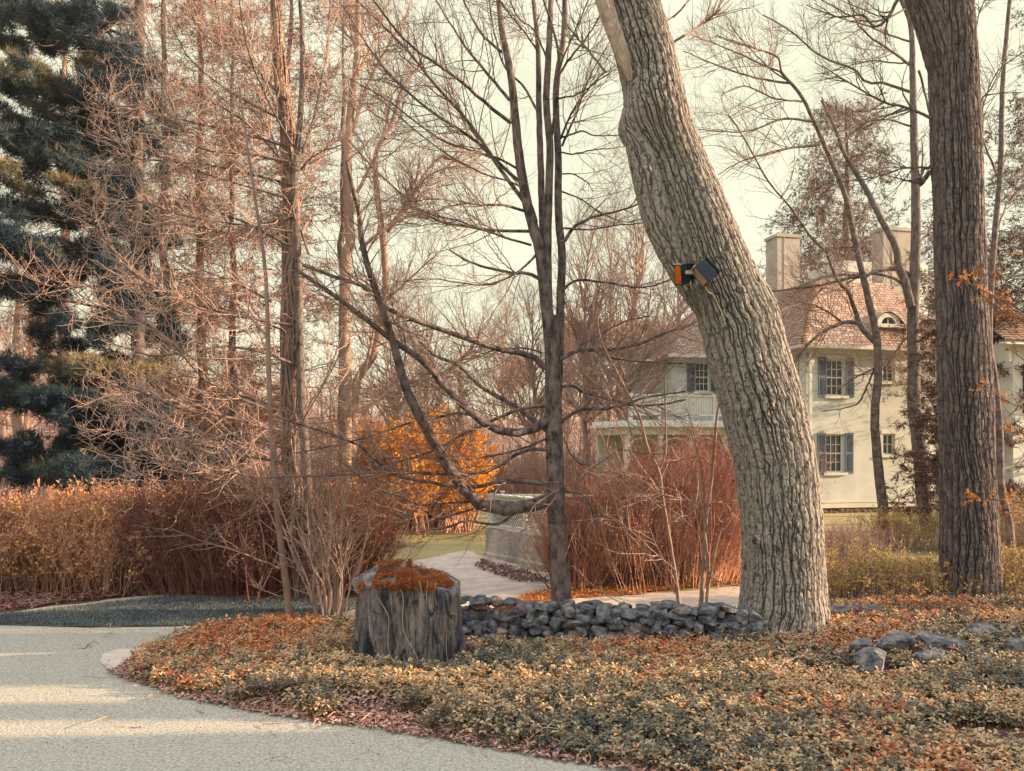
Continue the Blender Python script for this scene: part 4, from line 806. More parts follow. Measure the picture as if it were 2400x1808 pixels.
def layered_conifer(name, label, cat, px, Y, base_z, h, w0, rmax, rng, m_wood, m_need=None, nbr=90, droop=-.05, bare=.0, tw=(900, 3500), tone=.5, ndl=0, ln=.10, group=None, lean=0, z0=.12, tip=.25, wig=.12, twm=None, sag=.0, wd=.02, nspread=1.0, brw=.022):
    X0 = (px-1200)/F*Y; root = thing(name, label, cat, (X0, Y, base_z), group)
    s = np.linspace(0, 1, 24); P = np.stack([X0+lean*s+.04*rng.normal(size=24), Y+.04*rng.normal(size=24), base_z-.1+h*s], -1); R = w0*(1-.9*s)
    mb = MB(); mb.tubes(P[None], R[None], 12); mb.build('trunk', m_wood, root, smooth=True)
    t = z0+(1-z0)*np.sort(rng.random(nbr)); az = rng.random(nbr)*6.28; L = rmax*(tip+(1-tip)*(1-((t-z0)/(1-z0))))*rng.uniform(.65, 1.1, nbr)
    n = 10; b0 = P[0]+(P[-1]-P[0])*t[:, None]; d = np.stack([np.cos(az), np.sin(az), np.full(nbr, .12)], -1); pts = [b0]
    for j in range(n-1):
        d = unit(d+wig*rng.normal(size=d.shape)*.5+np.array([0, 0, droop+(sag if j < n/2 else -sag)])); pts.append(pts[-1]+d*(L/(n-1))[:, None])
    B = np.stack(pts, 1); Rb = np.maximum((brw*(1-.7*t))[:, None]*(1-.8*np.linspace(0, 1, n))[None], .004)
    mb = MB(); mb.tubes(B, Rb, 4)
    A1 = spawn(B, Rb, tw[0], rng, t0=.1, ang=(35, 70), ln=(.25*rmax*.4, .5*rmax*.5), n=6, wig=wig, up=-.02+droop, rmin=.004, flat=.5); mb.tubes(*A1, 3)
    A2 = spawn(*A1, tw[1], rng, ang=(30, 65), ln=(.12*rmax*.5, .3*rmax*.5), n=5, wig=wig*1.3, up=droop, rmin=.0035, flat=.7); mb.tubes(*A2, 3)
    mb.build('branches', twm or m_wood, root)
    if ndl:
        mb = MB(); S = A2 if nspread else A1; k = rng.integers(0, len(S[0]), ndl); f = rng.random(ndl)*(S[0].shape[1]-1); i = f.astype(int); a = (f-i)[:, None]; i2 = np.minimum(i+1, S[0].shape[1]-1)
        p = S[0][k, i]*(1-a)+S[0][k, i2]*a; dd = unit(unit(S[0][k, -1]-S[0][k, 0])+rng.normal(size=p.shape)*.7)
        tn = np.clip(tone+.25*fbm(p*.9, 2)+.18*rng.normal(size=ndl), 0, 1); needlecards(mb, p, dd, ln*rng.uniform(.6, 1.3, ndl), wd, rng, tn); mb.build('crown', m_need, root)
    return root
# rosy, nearly bare larches behind
labs = ['bare rosy conifer just right of the dark pine', 'rosy conifer with a thick straight trunk left of the ivy-clad tree', 'slender rosy conifer between two thicker rosy conifers', 'rosy conifer directly behind the ivy-clad tree', 'far left conifer with an orange-lit trunk and thin bare branches', 'rosy conifer right of the ivy-clad tree, thinning against the sky', 'lowest far-left conifer with drooping bare boughs']
for k, (px, Y, h, w0, rm, nb, tw) in enumerate(((385,23,20,.16,3.2,150,(2300,9500)),(470,25,21,.18,3.6,160,(2500,10500)),(545,27,20,.15,3.2,140,(2000,8500)),(680,24,19,.18,3.0,130,(1800,7500)),(150,22,16,.20,3.6,70,(700,2200)),(805,27,17,.20,2.4,70,(600,2600)),(40,26,9,.2,4.2,60,(500,1600)))):
    layered_conifer('larch', labs[k], 'larch', px, Y, 0 if k != 6 else .6, h, w0, rm, RNG(110+k), M['hemlock'] if k in (4, 6) else M['bark2'], M['redneedle'], nbr=nb, tw=tw, tone=.72, ndl=30000 if k < 4 else 3500, ln=.12, wd=.018, group='rosy conifers behind the left hedges', wig=.2, z0=.1, droop=-.01, twm=M['pink'], tip=.5 if k < 4 else .3)
# spruce behind the house and dark conifers at the right edge
layered_conifer('spruce', 'reddish broad spruce rising behind the house roof between the chimneys', 'spruce', 1985, 45, 0, 20.6, .40, 8.2, RNG(121), M['darkbark'], M['bluneedle'], nbr=190, tw=(2600, 9000), tone=.66, ndl=85000, ln=.22, wd=.034, droop=-.03, z0=.25, tip=.18, wig=.16, twm=M['hemlock'], sag=.02)
for k, (px, Y, h, rm, lab, tn, nb) in enumerate(((2290,20,7.2,2.3,'dark red-brown hemlock bough mass just right of the massive right trunk',.3,120),(2480,22,13,3.6,'tall dark hemlock cut by the right edge of the photo',.28,170),(2230,30,11,3.0,'hemlock filling the gap left of the massive right trunk beside the house',.3,110),(2560,27,21,4.0,'pine with thin needle sprays high at the right edge',.45,110))):
    layered_conifer('hemlock', lab, 'hemlock', px, Y, 0, h, .2, rm, RNG(130+k), M['darkbark'], M['redneedle'] if k < 3 else M['bluneedle'], nbr=nb, tw=(1500, 6000), tone=tn, ndl=52000 if k != 2 else 30000, ln=.11, wd=.02, droop=-.02, z0=.10 if k < 2 else .3, tip=.35, wig=.15, twm=M['hemlock'], group='dark conifers at the right edge')
# old spreading tree right of the rosy conifers
rng = RNG(141); Ls = []; YO = 23.0
tr = thing('old_spreading_tree', 'old warm-barked tree with heavy limbs reaching right between larches and maple', 'tree', G(815, 1290))
T1 = trunkline(np.concatenate([[(812,1290),(808,1150)], Z('E', (30,900),(20,400),(30,0)), Z('B', (60,1600),(40,1200),(60,700),(100,400),(110,-60))]), YO, 34, 12, rng, n=50)
T2 = trunkline(np.concatenate([Z('E', (60,1300),(100,830),(200,650),(280,300)), Z('B', (280,1650),(220,1050),(330,800),(400,560),(520,420))]), YO+.3, 24, 5, rng, n=50)
for s_ in (('E',(150,760),(230,420),(290,290),(430,170),(520,80),(640,-30)),('E',(60,1000),(160,990),(350,850),(450,820),(600,790),(700,740),(800,690),(900,650),(980,650)),('B',(120,1620),(280,1480),(450,1400),(600,1380),(760,1500)),('B',(300,1500),(450,1300),(560,1100),(650,1010)),
      ('B',(330,1450),(500,1210),(600,1120),(770,1070)),('B',(100,1250),(200,1050),(300,800),(250,700)),('B',(60,900),(150,600),(300,300),(420,100)),('E',(620,790),(560,560),(480,510),(380,550)),('E',(350,850),(250,920),(150,990),(0,1050)),('B',(90,500),(200,300),(280,60)),('B',(110,380),(60,150),(80,-40)),
      ('B',(280,900),(330,620),(420,540)),('B',(650,1010),(800,1060),(830,1080)),('E',(700,740),(760,680),(850,620),(940,640))): add(s_[0], YO, rng.uniform(8, 14), 3, *s_[1:], dY=rng.uniform(-1, 1.5))
finish(tr, [T1, T2], Ls, [dict(M=320, ln=(.8, 2.4), n=8, wig=.16, up=.08, rr=.5, rcap=.022, rmin=.006, sides=4), dict(M=2000, ln=(.4, 1.3), n=6, wig=.2, up=.06, rmin=.005), dict(M=3800, ln=(.2, .7), n=5, wig=.2, up=.06, rmin=.0042)], M['hemlock'], M['hemlock'], rng, 12)
# weeping twiggy tree behind the maple
def bare_tree(name, label, px, Y, h, w0, seed, m, tw=(70, 500, 1800), group=None, rad=.45, up=.12, bz=None, rmin=.006, droop=False):
    rng = RNG(seed); X0 = (px-1200)/F*Y; bz = float(zhill(np.array([X0]), np.array([Y]))[0]) if bz is None else bz
    root = thing(name, label, 'tree', (X0, Y, bz), group); s = np.linspace(0, 1, 18)
    nst = 1; P = np.stack([X0+.03*h*np.cumsum(rng.normal(size=18))*.25*s, Y+0*s, bz-.2+h*s], -1)[None]; R = (w0*(1-.85*s))[None]
    mb = MB(); mb.tubes(P, R, 8); mb.build('trunk', m, root)
    mb = MB(); A1 = spawn(P, R, tw[0], rng, t0=.22, ang=(25, 60), ln=(h*rad*.6, h*rad), n=9, wig=.12, up=up, rr=.55, rmin=rmin*1.5, shrink=.65); mb.tubes(*A1, 4)
    A2 = spawn(*A1, tw[1], rng, t0=.2, ang=(25, 60), ln=(h*rad*.25, h*rad*.5), n=6, wig=.16, up=-.12 if droop else up*.7, rmin=rmin); mb.tubes(*A2, 3)
    A3 = spawn(*A2, tw[2], rng, ang=(25, 60), ln=(h*rad*.1, h*rad*.28), n=5, wig=.18, up=-.2 if droop else up*.5, rmin=rmin*.8); mb.tubes(*A3, 3)
    mb.build('crown', m, root); return root
bare_tree('weeping_tree', 'pale weeping twiggy tree behind the leftward limbs of the multi-stem maple', 1085, 30, 6.2, .12, 151, M['hemlock'], (30, 200, 900), rad=.40, droop=True, rmin=.005)
mids = [(1375,40,13,.16,'thin bare tree rising in the gap right of the maple trunk'),(1460,38,12.5,.2,'bare forked tree left of the porch balcony'),(1430,52,16,.2,'taller bare tree behind the forked one'),(1540,44,12,.15,'bare tree just left of the house corner'),(1250,46,11,.15,'small bare tree behind the maple trunk'),(1180,55,12,.15,'bare tree above the forsythia, left of the maple trunk'),(1000,60,13,.16,'distant bare tree above the left end of the forsythia'),(1330,58,12,.16,'distant bare tree immediately right of the maple trunk'),(1600,60,17,.2,'bare tree showing over the far left house wing'),(930,48,11,.14,'small bare tree behind the old spreading tree'),(60,60,14,.2,'distant bare tree at the left edge behind the pine'),(1870,60,17,.2,'bare tree rising behind the left chimney')]
for k, (px, Y, h, w0, lab) in enumerate(mids): bare_tree('bare_tree', lab, px, Y, h, w0, 160+k, M['hemlock'] if k % 2 else M['twig'], group='bare trees in the distance', rmin=.007, tw=(60, 420, 1500) if k not in (1, 2, 3) else (40, 220, 700))
# overhanging twig sprays of a tree standing just left of the leaning trunk top
# far wood on the hillside: one mass
rng = RNG(181); mb = MB()
nb = 900; Yw = rng.uniform(62, 190, nb); pxw = rng.uniform(-300, 2700, nb); Xw = (pxw-1200)/F*Yw; zb_ = zhill(Xw, Yw); hh = rng.uniform(6, 11, nb)*(1-.35*((pxw > 850) & (pxw < 1250)))
s = np.linspace(0, 1, 6)[None, :, None]; P = np.stack([Xw, Yw, zb_-.3], -1)[:, None, :]+s*np.stack([rng.normal(size=nb)*.6, 0*Xw, hh], -1)[:, None, :]
R = (.14*(1-.85*s[..., 0]))*np.ones((nb, 1)); mb.tubes(P, R, 4, tint=rng.random(nb)*.5)
A1 = spawn(P, R, 12000, rng, t0=.2, ang=(25, 65), ln=(2., 4.2), n=5, wig=.15, up=.15, rmin=.022); mb.tubes(*A1, 3, tint=rng.random(12000))
A2 = spawn(*A1, 45000, rng, ang=(25, 65), ln=(.8, 2.0), n=4, wig=.2, up=.1, rmin=.018); mb.tubes(*A2, 3, tint=.2+.8*rng.random(45000))
tag(mb.build('far_woodland', M['wood']), 'hazy pinkish-brown leafless woodland on the far hillside', 'woodland', kind='stuff')
rng = RNG(182); mb = MB()
for (px, Y, w_, h_) in ((1480,75,70,30),(1400,80,50,36),(1560,78,60,30),(1330,85,40,30),(1210,95,50,26)):
    c = W(px, 800 if px > 1300 else 880, Y); 
    for q_ in range(5): clumpfoliage(mb, c+rng.normal(size=3)*np.array([w_/F*Y*.4, 1, h_/F*Y*.5]), (w_/F*Y*.5, 2., h_/F*Y*.6), 420, rng, ln=.6, wd=.16, tone=.6)
# (rounded evergreen tops in that wood)
tag(mb.build('far_evergreens', mat('far_evergreen', GR, WH, 1, .9, tint=[(0, (.22, .15, .10, 1)), (1, (.66, .43, .28, 1))])), 'rounded brownish evergreen tops over the far woodland', 'woodland', kind='stuff')

# ------------------------------------------------------------------ shrubs and hedges
def shrub(name, label, cat, basepts, top_fn, nstem, nl2, nl3, m, rng, leafm=None, nleaf=0, lsz=.04, spread=.5, group=None, r0=.009, stuff=False, tone=(.0, 1.), wr=.5, wig=.06, up=.1, curve=0., rmin=.003, toplift=0, lead=.9):
    """basepts (n,2) ground points; top_fn(x,y)->height"""
    c = basepts.mean(0); root = thing(name, label, cat, (c[0], c[1], 0), group)
    p = basepts[rng.integers(0, len(basepts), nstem)]+rng.normal(size=(nstem, 2))*.05
    H_ = top_fn(p[:, 0], p[:, 1])*rng.uniform(.6, 1.05, nstem); out_ = (p-c); sp = np.ptp(basepts, axis=0).max()/2+1e-3
    d = unit(np.stack([out_[:, 0]/sp*spread+rng.normal(size=nstem)*.16, out_[:, 1]/sp*spread*.6+rng.normal(size=nstem)*.16, np.ones(nstem)], -1)); n = 8; pts = [np.stack([p[:, 0], p[:, 1], np.zeros(nstem)], -1)]
    for j in range(n-1):
        d = unit(d+wig*rng.normal(size=d.shape)+np.stack([out_[:, 0]/sp*curve, out_[:, 1]/sp*curve, np.full(nstem, .05)], -1)); pts.append(pts[-1]+d*(H_/(n-1))[:, None])
    P = np.stack(pts, 1); R = r0*(1-.7*np.linspace(0, 1, n))[None]*rng.uniform(.6, 1.3, (nstem, 1))
    mb = MB(); mb.tubes(P, R, 4)
    A1 = spawn(P, R, nl2, rng, t0=.12, ang=(15, 45), ln=(.3*H_.mean(), .6*H_.mean()), n=6, wig=wig*1.6, up=up, rmin=rmin); mb.tubes(*A1, 3)
    A2 = spawn(*A1, nl3, rng, ang=(18, 50), ln=(.12*H_.mean(), .3*H_.mean()), n=4, wig=wig*2, up=up, rmin=rmin*.8); mb.tubes(*A2, 3)
    mb.build('stems', m, root)
    if nleaf:
        mb = MB(); S = A2; k = rng.integers(0, len(S[0]), nleaf); f = rng.random(nleaf)**.7*(S[0].shape[1]-1.01); i = f.astype(int); a = (f-i)[:, None]
        q_ = S[0][k, i]*(1-a)+S[0][k, i+1]*a; dd = unit(unit(S[0][k, -1]-S[0][k, 0])+rng.normal(size=q_.shape)*.6)
        tn = np.clip(tone[0]+(tone[1]-tone[0])*(.5+.35*fbm(q_*1.3, 2)+.22*rng.normal(size=nleaf)), 0, 1)
        addleaves(mb, q_, dd, lsz*rng.uniform(.5, 1.3, nleaf), wr, rng, tn); mb.build('foliage', leafm, root)
    return root
def line(a, b, n, w, rng):
    a, b = G(*a)[:2], G(*b)[:2]; t = rng.random(n)[:, None]; return a+(b-a)*t+rng.normal(size=(n, 2))*w
rng = RNG(201)
# lit hedge at the left: four bushes in a row
for k, (xa, xb, lab) in enumerate(((-260,-40,'rosy hedge shrub cut by the left edge of the photo'),(-40,120,'sunlit rosy hedge shrub at the left, taller side'),(110,240,'sunlit rosy hedge shrub with gold tips below the pine'),(225,350,'sunlit rosy hedge shrub touching the big dark rounded hedge'))):
    bpz = line((xa, 1392), (xb, 1372), 400, .28, rng)
    shrub('hedge_shrub', lab, 'hedge shrub', bpz, lambda x, y: 1.50+.20*fbm(np.stack([x*1.1, y, x*0], -1), 2), 260, 2000, 5200, M['redtwig'], rng, M['hedgeleaf'], 24000, .06, .25, 'rosy hedge shrubs on the left', .007, tone=(.38, 1.2), wr=.4, rmin=.0035, wig=.10)
# big rounded dark hedge
bpz = line((395, 1388), (800, 1392), 900, .36, rng)
def dome(x, y):
    t = (1200+x/y*F-650)/330; return .70+1.15*np.sqrt(np.clip(1-.8*t*t, 0, 1))
shrub('rounded_hedge', 'big dark rounded leafless hedge behind the slim sapling', 'hedge', bpz, dome, 1000, 7500, 20000, M['hedge'], rng, M['hedgeleaf'], 60000, .04, .60, None, .007, tone=(-.05, .66), wr=.45, curve=.04, rmin=.0035)
# forsythia
for k, (xa, xb, h_, Y, lab) in enumerate(((880,985,2.75,26,'bright orange-gold flowering shrub, left half of the blaze behind the maple limbs'),(985,1105,2.35,25.5,'bright orange-gold flowering shrub, lower right half of the blaze behind the maple limbs'))):
    n_ = 300; xx = rng.uniform(xa, xb, n_); bpz = np.stack([(xx-1200)/F*Y, Y+rng.normal(size=n_)*.8], -1)
    shrub('forsythia', lab, 'forsythia', bpz, lambda x, y: h_+.3*rng.normal(size=x.shape)*.6, 260, 1300, 3000, M['redtwig'], rng, M['gold'], 42000, .10, .5, 'flowering forsythias', .02, tone=(.1, 1.), wr=.6, curve=.03, rmin=.008)
# low brown shrubs around the meadow
for k, (px, Y, w_, h_, lab) in enumerate(((1180,37,1.6,1.4,'low rusty shrub right of the forsythia at the meadow edge'),(1230,40,2.4,2.2,'tawny bush behind the maple trunk at the meadow edge'),(1130,43,2.5,1.9,'rusty bush behind the right side of the forsythia'),(800,36,3,2.2,'rusty bush between the rounded hedge and the forsythia'),(1330,37,3,2.8,'tawny tall bush behind the red shoots'),(700,30,3,2.0,'rusty brush behind the rounded hedge'),(60,34,4,2.5,'rusty brush far left behind the hedge'))):
    n_ = 200; bpz = np.stack([(px-1200)/F*Y+rng.normal(size=n_)*w_*.45, Y+rng.normal(size=n_)*.6], -1)
    shrub('brush', lab, 'bush', bpz, lambda x, y: np.full(x.shape, h_), 160, 700, 2000, M['hemlock'], rng, M['redleaf'], 3500, .08, .5, 'brush at the meadow edge', .016, tone=(.3, 1), rmin=.007)
# red shoots right of the maple
bpz = line((1420, 1372), (1690, 1358), 900, .42, rng)
shrub('red_shoot_thicket', 'tall thicket of red-orange upright shoots between maple and leaning tree', 'shrub', bpz, lambda x, y: 1.75+.75*sstep(x/y, .10, .24)+0*y, 1000, 7500, 15000, M['redtwig'], rng, M['redleaf'], 42000, .05, .40, None, .006, tone=(.2, 1.05), wr=.3, wig=.07, curve=.03, up=.14, rmin=.004)
bpz = line((1325, 1384), (1372, 1380), 200, .12, rng)
shrub('small_red_shrub', 'smaller dark red twiggy shrub right behind the maple trunk', 'shrub', bpz, lambda x, y: 1.25+0*x, 300, 1500, 2500, M['redtwig'], rng, M['redleaf'], 4000, .05, .5, None, .008, tone=(.0, .6), wr=.3, curve=.05)
bpz = line((1385, 1356), (1440, 1356), 300, .15, rng)
shrub('middle_red_shrub', 'fine red twiggy shrub leaning over the concrete wall end', 'shrub', bpz, lambda x, y: 1.6+0*x, 300, 1500, 3000, M['redtwig'], rng, M['redleaf'], 5000, .05, .6, None, .008, tone=(.1, .8), wr=.3, curve=.04)
# shrub masses between the big trunks
for k, (xa, xb, yb, h_, nn, lab, mt) in enumerate(((1935,2080,1420,.85,9000,'yellow-green budding bush right of the leaning trunk','bushleaf'),(2060,2220,1418,.95,9000,'yellow-green budding bush against the left side of the massive right trunk','bushleaf'),(2330,2470,1420,1.0,9000,'yellow and orange budding bush at the right edge of the photo','bushleaf'),(1930,2010,1322,.9,1200,'pale leafless brush below the house wall right of the leaning trunk','redleaf'),(2040,2200,1290,1.0,9000,'far yellowish bush in front of the house foundation','bushleaf'),(2330,2480,1320,1.9,7000,'rusty tall brush behind the right-edge bush','bushleaf'))):
    bpz = line((xa, yb), (xb, yb), 300, .3, rng)
    shrub('budding_bush' if mt == 'bushleaf' else 'leafless_brush', lab, 'bush', bpz, lambda x, y: h_*.85*(1+.3*vnoise(np.stack([x*2, y*2, x*0], -1))), 260, 900, 2200, M['hemlock'] if mt == 'bushleaf' else M['pale'], rng, M[mt], nn, .04, .45, 'bushes between the big trunks', .006, tone=(.1, 1.), wr=.55, wig=.12, rmin=.0028)
# saplings by the wall
rng = RNG(231)
def sapling(name, label, ppx, ppy, Y, trunks, lims, lv):
    global Ls
    tr = thing(name, label, 'sapling', W(ppx, ppy, Y)*np.array([1, 1, 0])); Ls = []
    T = [trunkline(t[0], Y, t[1], t[2], rng, n=36, pw=1.) for t in trunks]
    for l in lims: add('p', Y, l[0], 1.8, *l[1:], dY=rng.uniform(-.4, .4))
    finish(tr, T, Ls, lv, M['twig'], M['pale'], rng, 8)
sapling('leafless_sapling', 'leafless sapling with two lean grey stems just left of the leaning tree, behind the wall', 1650, 1440, 11.6,
  [([(1641,1445),(1648,1330),(1655,1220),(1668,1120),(1680,980),(1690,930)], 11, 5), ([(1655,1440),(1660,1350),(1652,1250),(1650,1180),(1640,1080),(1615,1000)], 9, 3), ([(1655,1400),(1690,1240),(1740,1170)], 6, 4)],
  [(4,(1655,1220),(1600,1160),(1540,1140),(1480,1120)), (4,(1650,1185),(1600,1170),(1520,1150),(1450,1110),(1400,1080)), (4,(1668,1180),(1710,1175),(1742,1172)), (4,(1665,1090),(1640,1070),(1590,1080),(1520,1095)), (4,(1655,1270),(1600,1215),(1530,1170),(1470,1130)), (4,(1662,1350),(1700,1370),(1740,1375)), (3,(1640,1080),(1625,1010),(1610,960)), (4,(1655,1440),(1640,1445),(1560,1440),(1480,1425),(1400,1380),(1345,1330)), (3,(1680,1000),(1690,1030),(1710,1100))],
  [dict(M=60, ln=(.3, .9), n=6, wig=.16, up=.05, rmin=.003, sides=4), dict(M=160, ln=(.1, .4), n=5, wig=.2, up=.05, rmin=.0025)])
sapling('curved_sapling', 'curved pale sapling arching left in front of the red shoots', 1575, 1442, 11.9,
  [([(1595,1442),(1580,1330),(1565,1240),(1552,1160),(1545,1105),(1518,1050),(1500,980),(1470,920),(1440,860),(1410,800),(1400,750)], 10, 3), ([(1545,1105),(1560,1060),(1560,980),(1558,880)], 5, 3)],
  [(4,(1545,1150),(1500,1090),(1480,1060),(1440,1000)), (4,(1560,1200),(1500,1150),(1450,1110),(1400,1000)), (4,(1585,1340),(1540,1300),(1460,1230),(1410,1200),(1380,1140)), (4,(1590,1400),(1540,1330),(1480,1260),(1400,1180)), (3,(1590,1380),(1530,1260),(1520,1215),(1540,1185)), (3,(1470,920),(1440,900),(1400,850)), (3,(1500,985),(1450,960),(1400,910)), (3,(1565,1230),(1610,1200),(1640,1150))],
  [dict(M=50, ln=(.3, .9), n=6, wig=.16, up=.05, rmin=.003, sides=4), dict(M=150, ln=(.1, .4), n=5, wig=.2, up=.05, rmin=.0025)])
# orange-leaved beech twigs crossing the right trunk
rng = RNG(241); Ls = []; YB = 11.7
tr = thing('orange_leaved_beech', 'young beech at the right edge holding bright orange leaves across the massive trunk', 'sapling', W(2470, 1440, YB)*np.array([1, 1, 0]))
T1 = trunkline([(2480,1440),(2475,1200),(2470,900),(2460,600),(2450,450)], YB, 12, 6, rng, n=36)
for s_ in (('p',(2465,760),(2400,740),(2340,700),(2270,665),(2220,650)),('p',(2460,700),(2400,680),(2340,650),(2290,640)),('p',(2465,820),(2410,760),(2350,730),(2310,700)),('p',(2470,1200),(2400,1180),(2320,1170),(2250,1160)),('p',(2470,1000),(2400,960),(2340,930),(2290,900)),('p',(2465,900),(2420,860),(2370,820)),('p',(2470,1100),(2420,1030),(2360,1000)),('p',(2475,1250),(2430,1230),(2380,1200)),('p',(2455,560),(2420,600),(2380,620))): add(s_[0], YB, 4, 1.6, *s_[1:], dY=rng.uniform(-.3, .3))
mb = MB(); mb.tubes(T1[0][None], T1[1][None], 8); mb.build('trunk', M['maple'], tr)
P, Rd = stack(Ls); mb = MB(); mb.tubes(P, Rd, 4); A1 = spawn(P, Rd, 80, rng, t0=.2, ang=(30, 60), ln=(.12, .4), n=5, wig=.12, up=.02, rmin=.002, flat=.5); mb.tubes(*A1, 3); mb.build('branches', M['maple'], tr)
mb = MB(); nl = 1700; k = rng.integers(0, 80, nl); f = rng.random(nl)*3.99; i = f.astype(int); q_ = A1[0][k, i]*(1-(f-i)[:, None])+A1[0][k, i+1]*(f-i)[:, None]
addleaves(mb, q_, unit(A1[0][k, -1]-A1[0][k, 0])+rng.normal(size=(nl, 3))*.6+np.array([0, 0, -.2]), .05*rng.uniform(.6, 1.2, nl), .42, rng, rng.random(nl)); mb.build('foliage', M['orangeleaf'], tr)
rng = RNG(246); br = thing('bramble', 'arching dark bramble cane curving over the ground cover before the massive right trunk', 'bramble', W(2325, 1462, 11.3)*np.array([1, 1, 0]))
P1, R1 = limb([(2325,1470),(2305,1440),(2280,1412),(2250,1395),(2215,1390),(2180,1402),(2160,1420)], 11.4, 4.5, 2, rng, n=18); P2, R2 = limb([(2330,1470),(2345,1420),(2375,1380),(2420,1350)], 11.4, 3.5, 2, rng, n=18)
mb = MB(); mb.tubes(np.stack([P1, P2]), np.stack([R1, R2]), 6); A1 = spawn(np.stack([P1, P2]), np.stack([R1, R2]), 26, rng, ln=(.1, .35), n=5, wig=.15, up=.05, rmin=.002); mb.tubes(*A1, 3); mb.build('canes', M['darkbark'], br)
# small twig on the drive, cut stick among the ground cover
rng = RNG(251)
def stick(label, pts, r, m): 
    P = resample(np.array(pts, float), 14); P[:, 2] += .006*np.abs(rng.normal(size=14)); mb = MB(); mb.tubes(P[None], np.full((1, 14), r)*np.linspace(1, .5, 14)[None], 5)
    c = P[6]; a = P[4]; mb.tubes(np.stack([c, c+np.array([.05, .06, .04]), c+np.array([.12, .07, .02])])[None], np.full((1, 3), r*.6), 4); return tag(mb.build('fallen_stick', m), label, 'stick')
stick('small dark twig lying alone on the pale driveway at left', [G(182, 1523), G(192, 1521), G(200, 1522), G(206, 1515)+np.array([0, 0, .02]), G(216, 1521)], .006, M['darkbark'])
stick('pale bare stick among dead leaves at the front edge of the ground cover', [G(1255, 1748)+np.array([0, 0, .1]), G(1275, 1742)+np.array([0, 0, .12]), G(1295, 1743)+np.array([0, 0, .12]), G(1322, 1740)+np.array([0, 0, .11])], .008, M['pale'])
stick('thin dry stalk lying over the ground cover in the right foreground', [G(1790, 1645)+np.array([0, 0, .25]), G(1820, 1625)+np.array([0, 0, .24]), G(1850, 1608)+np.array([0, 0, .25]), G(1885, 1590)+np.array([0, 0, .24])], .004, M['pale'])

# ------------------------------------------------------------------ concrete wall with lattice railing, far rail fence
root = thing('concrete_wall', 'stained concrete retaining wall topped by a white lattice railing beside the gravel path', 'wall', G(1140, 1305))
a = G(1137, 1305)[:2]; b = G(1440, 1372)[:2]; dirv = unit(b-a); nv = np.array([dirv[1], -dirv[0]]); nv = nv if nv[1] < 0 else -nv; Lc = np.linalg.norm(b-a)
Rw = np.array([[dirv[0], dirv[1], 0], [-nv[0], -nv[1], 0], [0, 0, 1.]])
def wp(s, o, z): return np.array([a[0]+dirv[0]*s-nv[0]*o, a[1]+dirv[1]*s-nv[1]*o, z])
mb = MB(); nx, nz2 = 120, 24; S_, Zg = np.meshgrid(np.linspace(0, Lc, nx), np.linspace(-.1, .63, nz2), indexing='ij')
Wd = .35; disp = .015*fbm(np.stack([S_*3, Zg*3, S_*0], -1), 3)+.03*(Zg < .1)
V = np.stack([a[0]+dirv[0]*S_+nv[0]*disp, a[1]+dirv[1]*S_+nv[1]*disp, Zg], -1); ii = np.arange(nx*nz2).reshape(nx, nz2)
mb.add(V, np.stack([ii[:-1, :-1], ii[1:, :-1], ii[1:, 1:], ii[:-1, 1:]], -1).reshape(-1, 4)); mb.box(wp(Lc/2, Wd/2+.02, .265), (Lc/2, Wd/2, .365), Rw)
mb.build('wall', M['concrete'], root)
mb = MB(); mb.box(wp(Lc/2, .10, .70), (Lc/2, .06, .05), Rw); mb.box(wp(Lc/2, .10, 1.31), (Lc/2, .05, .035), Rw); mb.box(wp(Lc/2, .10, 1.37), (Lc/2, .08, .02), Rw); mb.build('rail', M['white'], root)
for s_ in (.12, 1.55, 3.0, Lc-.1):
    if s_ < Lc: mb = MB(); mb.box(wp(s_, .10, 1.0), (.05, .055, .40), Rw); mb.build('post', M['white'], root)
mb = MB()
for k in range(int(Lc/.085)):
    for sg in (-1, 1):
        c = wp(.2+k*.085, .10+.008*sg, 1.01); dv = np.array([dirv[0]*.707, dirv[1]*.707, .707*sg]); pv = np.cross(dv, [-nv[0], -nv[1], 0]); mb.box(c, (.37, .014, .004), np.array([dv, pv, [-nv[0], -nv[1], 0]]))
mb.build('lattice', mat('weathered_lattice', (.13, .15, .17, 1), (.20, .22, .24, 1), 4, .8), root)
root = thing('rail_fence', 'distant white two-rail fence running right behind the red shoots', 'fence', G(1300, 1230))
Yf = 24.5
mb = MB(); xa, xb = (1170-1200)/F*Yf, (1760-1200)/F*Yf
for z_ in (2.4-112/F*Yf, 2.4-135/F*Yf): mb.box(((xa+xb)/2, Yf, z_), ((xb-xa)/2, .03, .045))
mb.build('rail', M['white'], root)
for x_ in np.linspace(xa+.1, xb-.1, 5): mb = MB(); mb.box((x_, Yf, .52), (.045, .045, .6)); mb.box((x_, Yf, 1.14), (.06, .06, .02)); mb.build('post', M['white'], root)

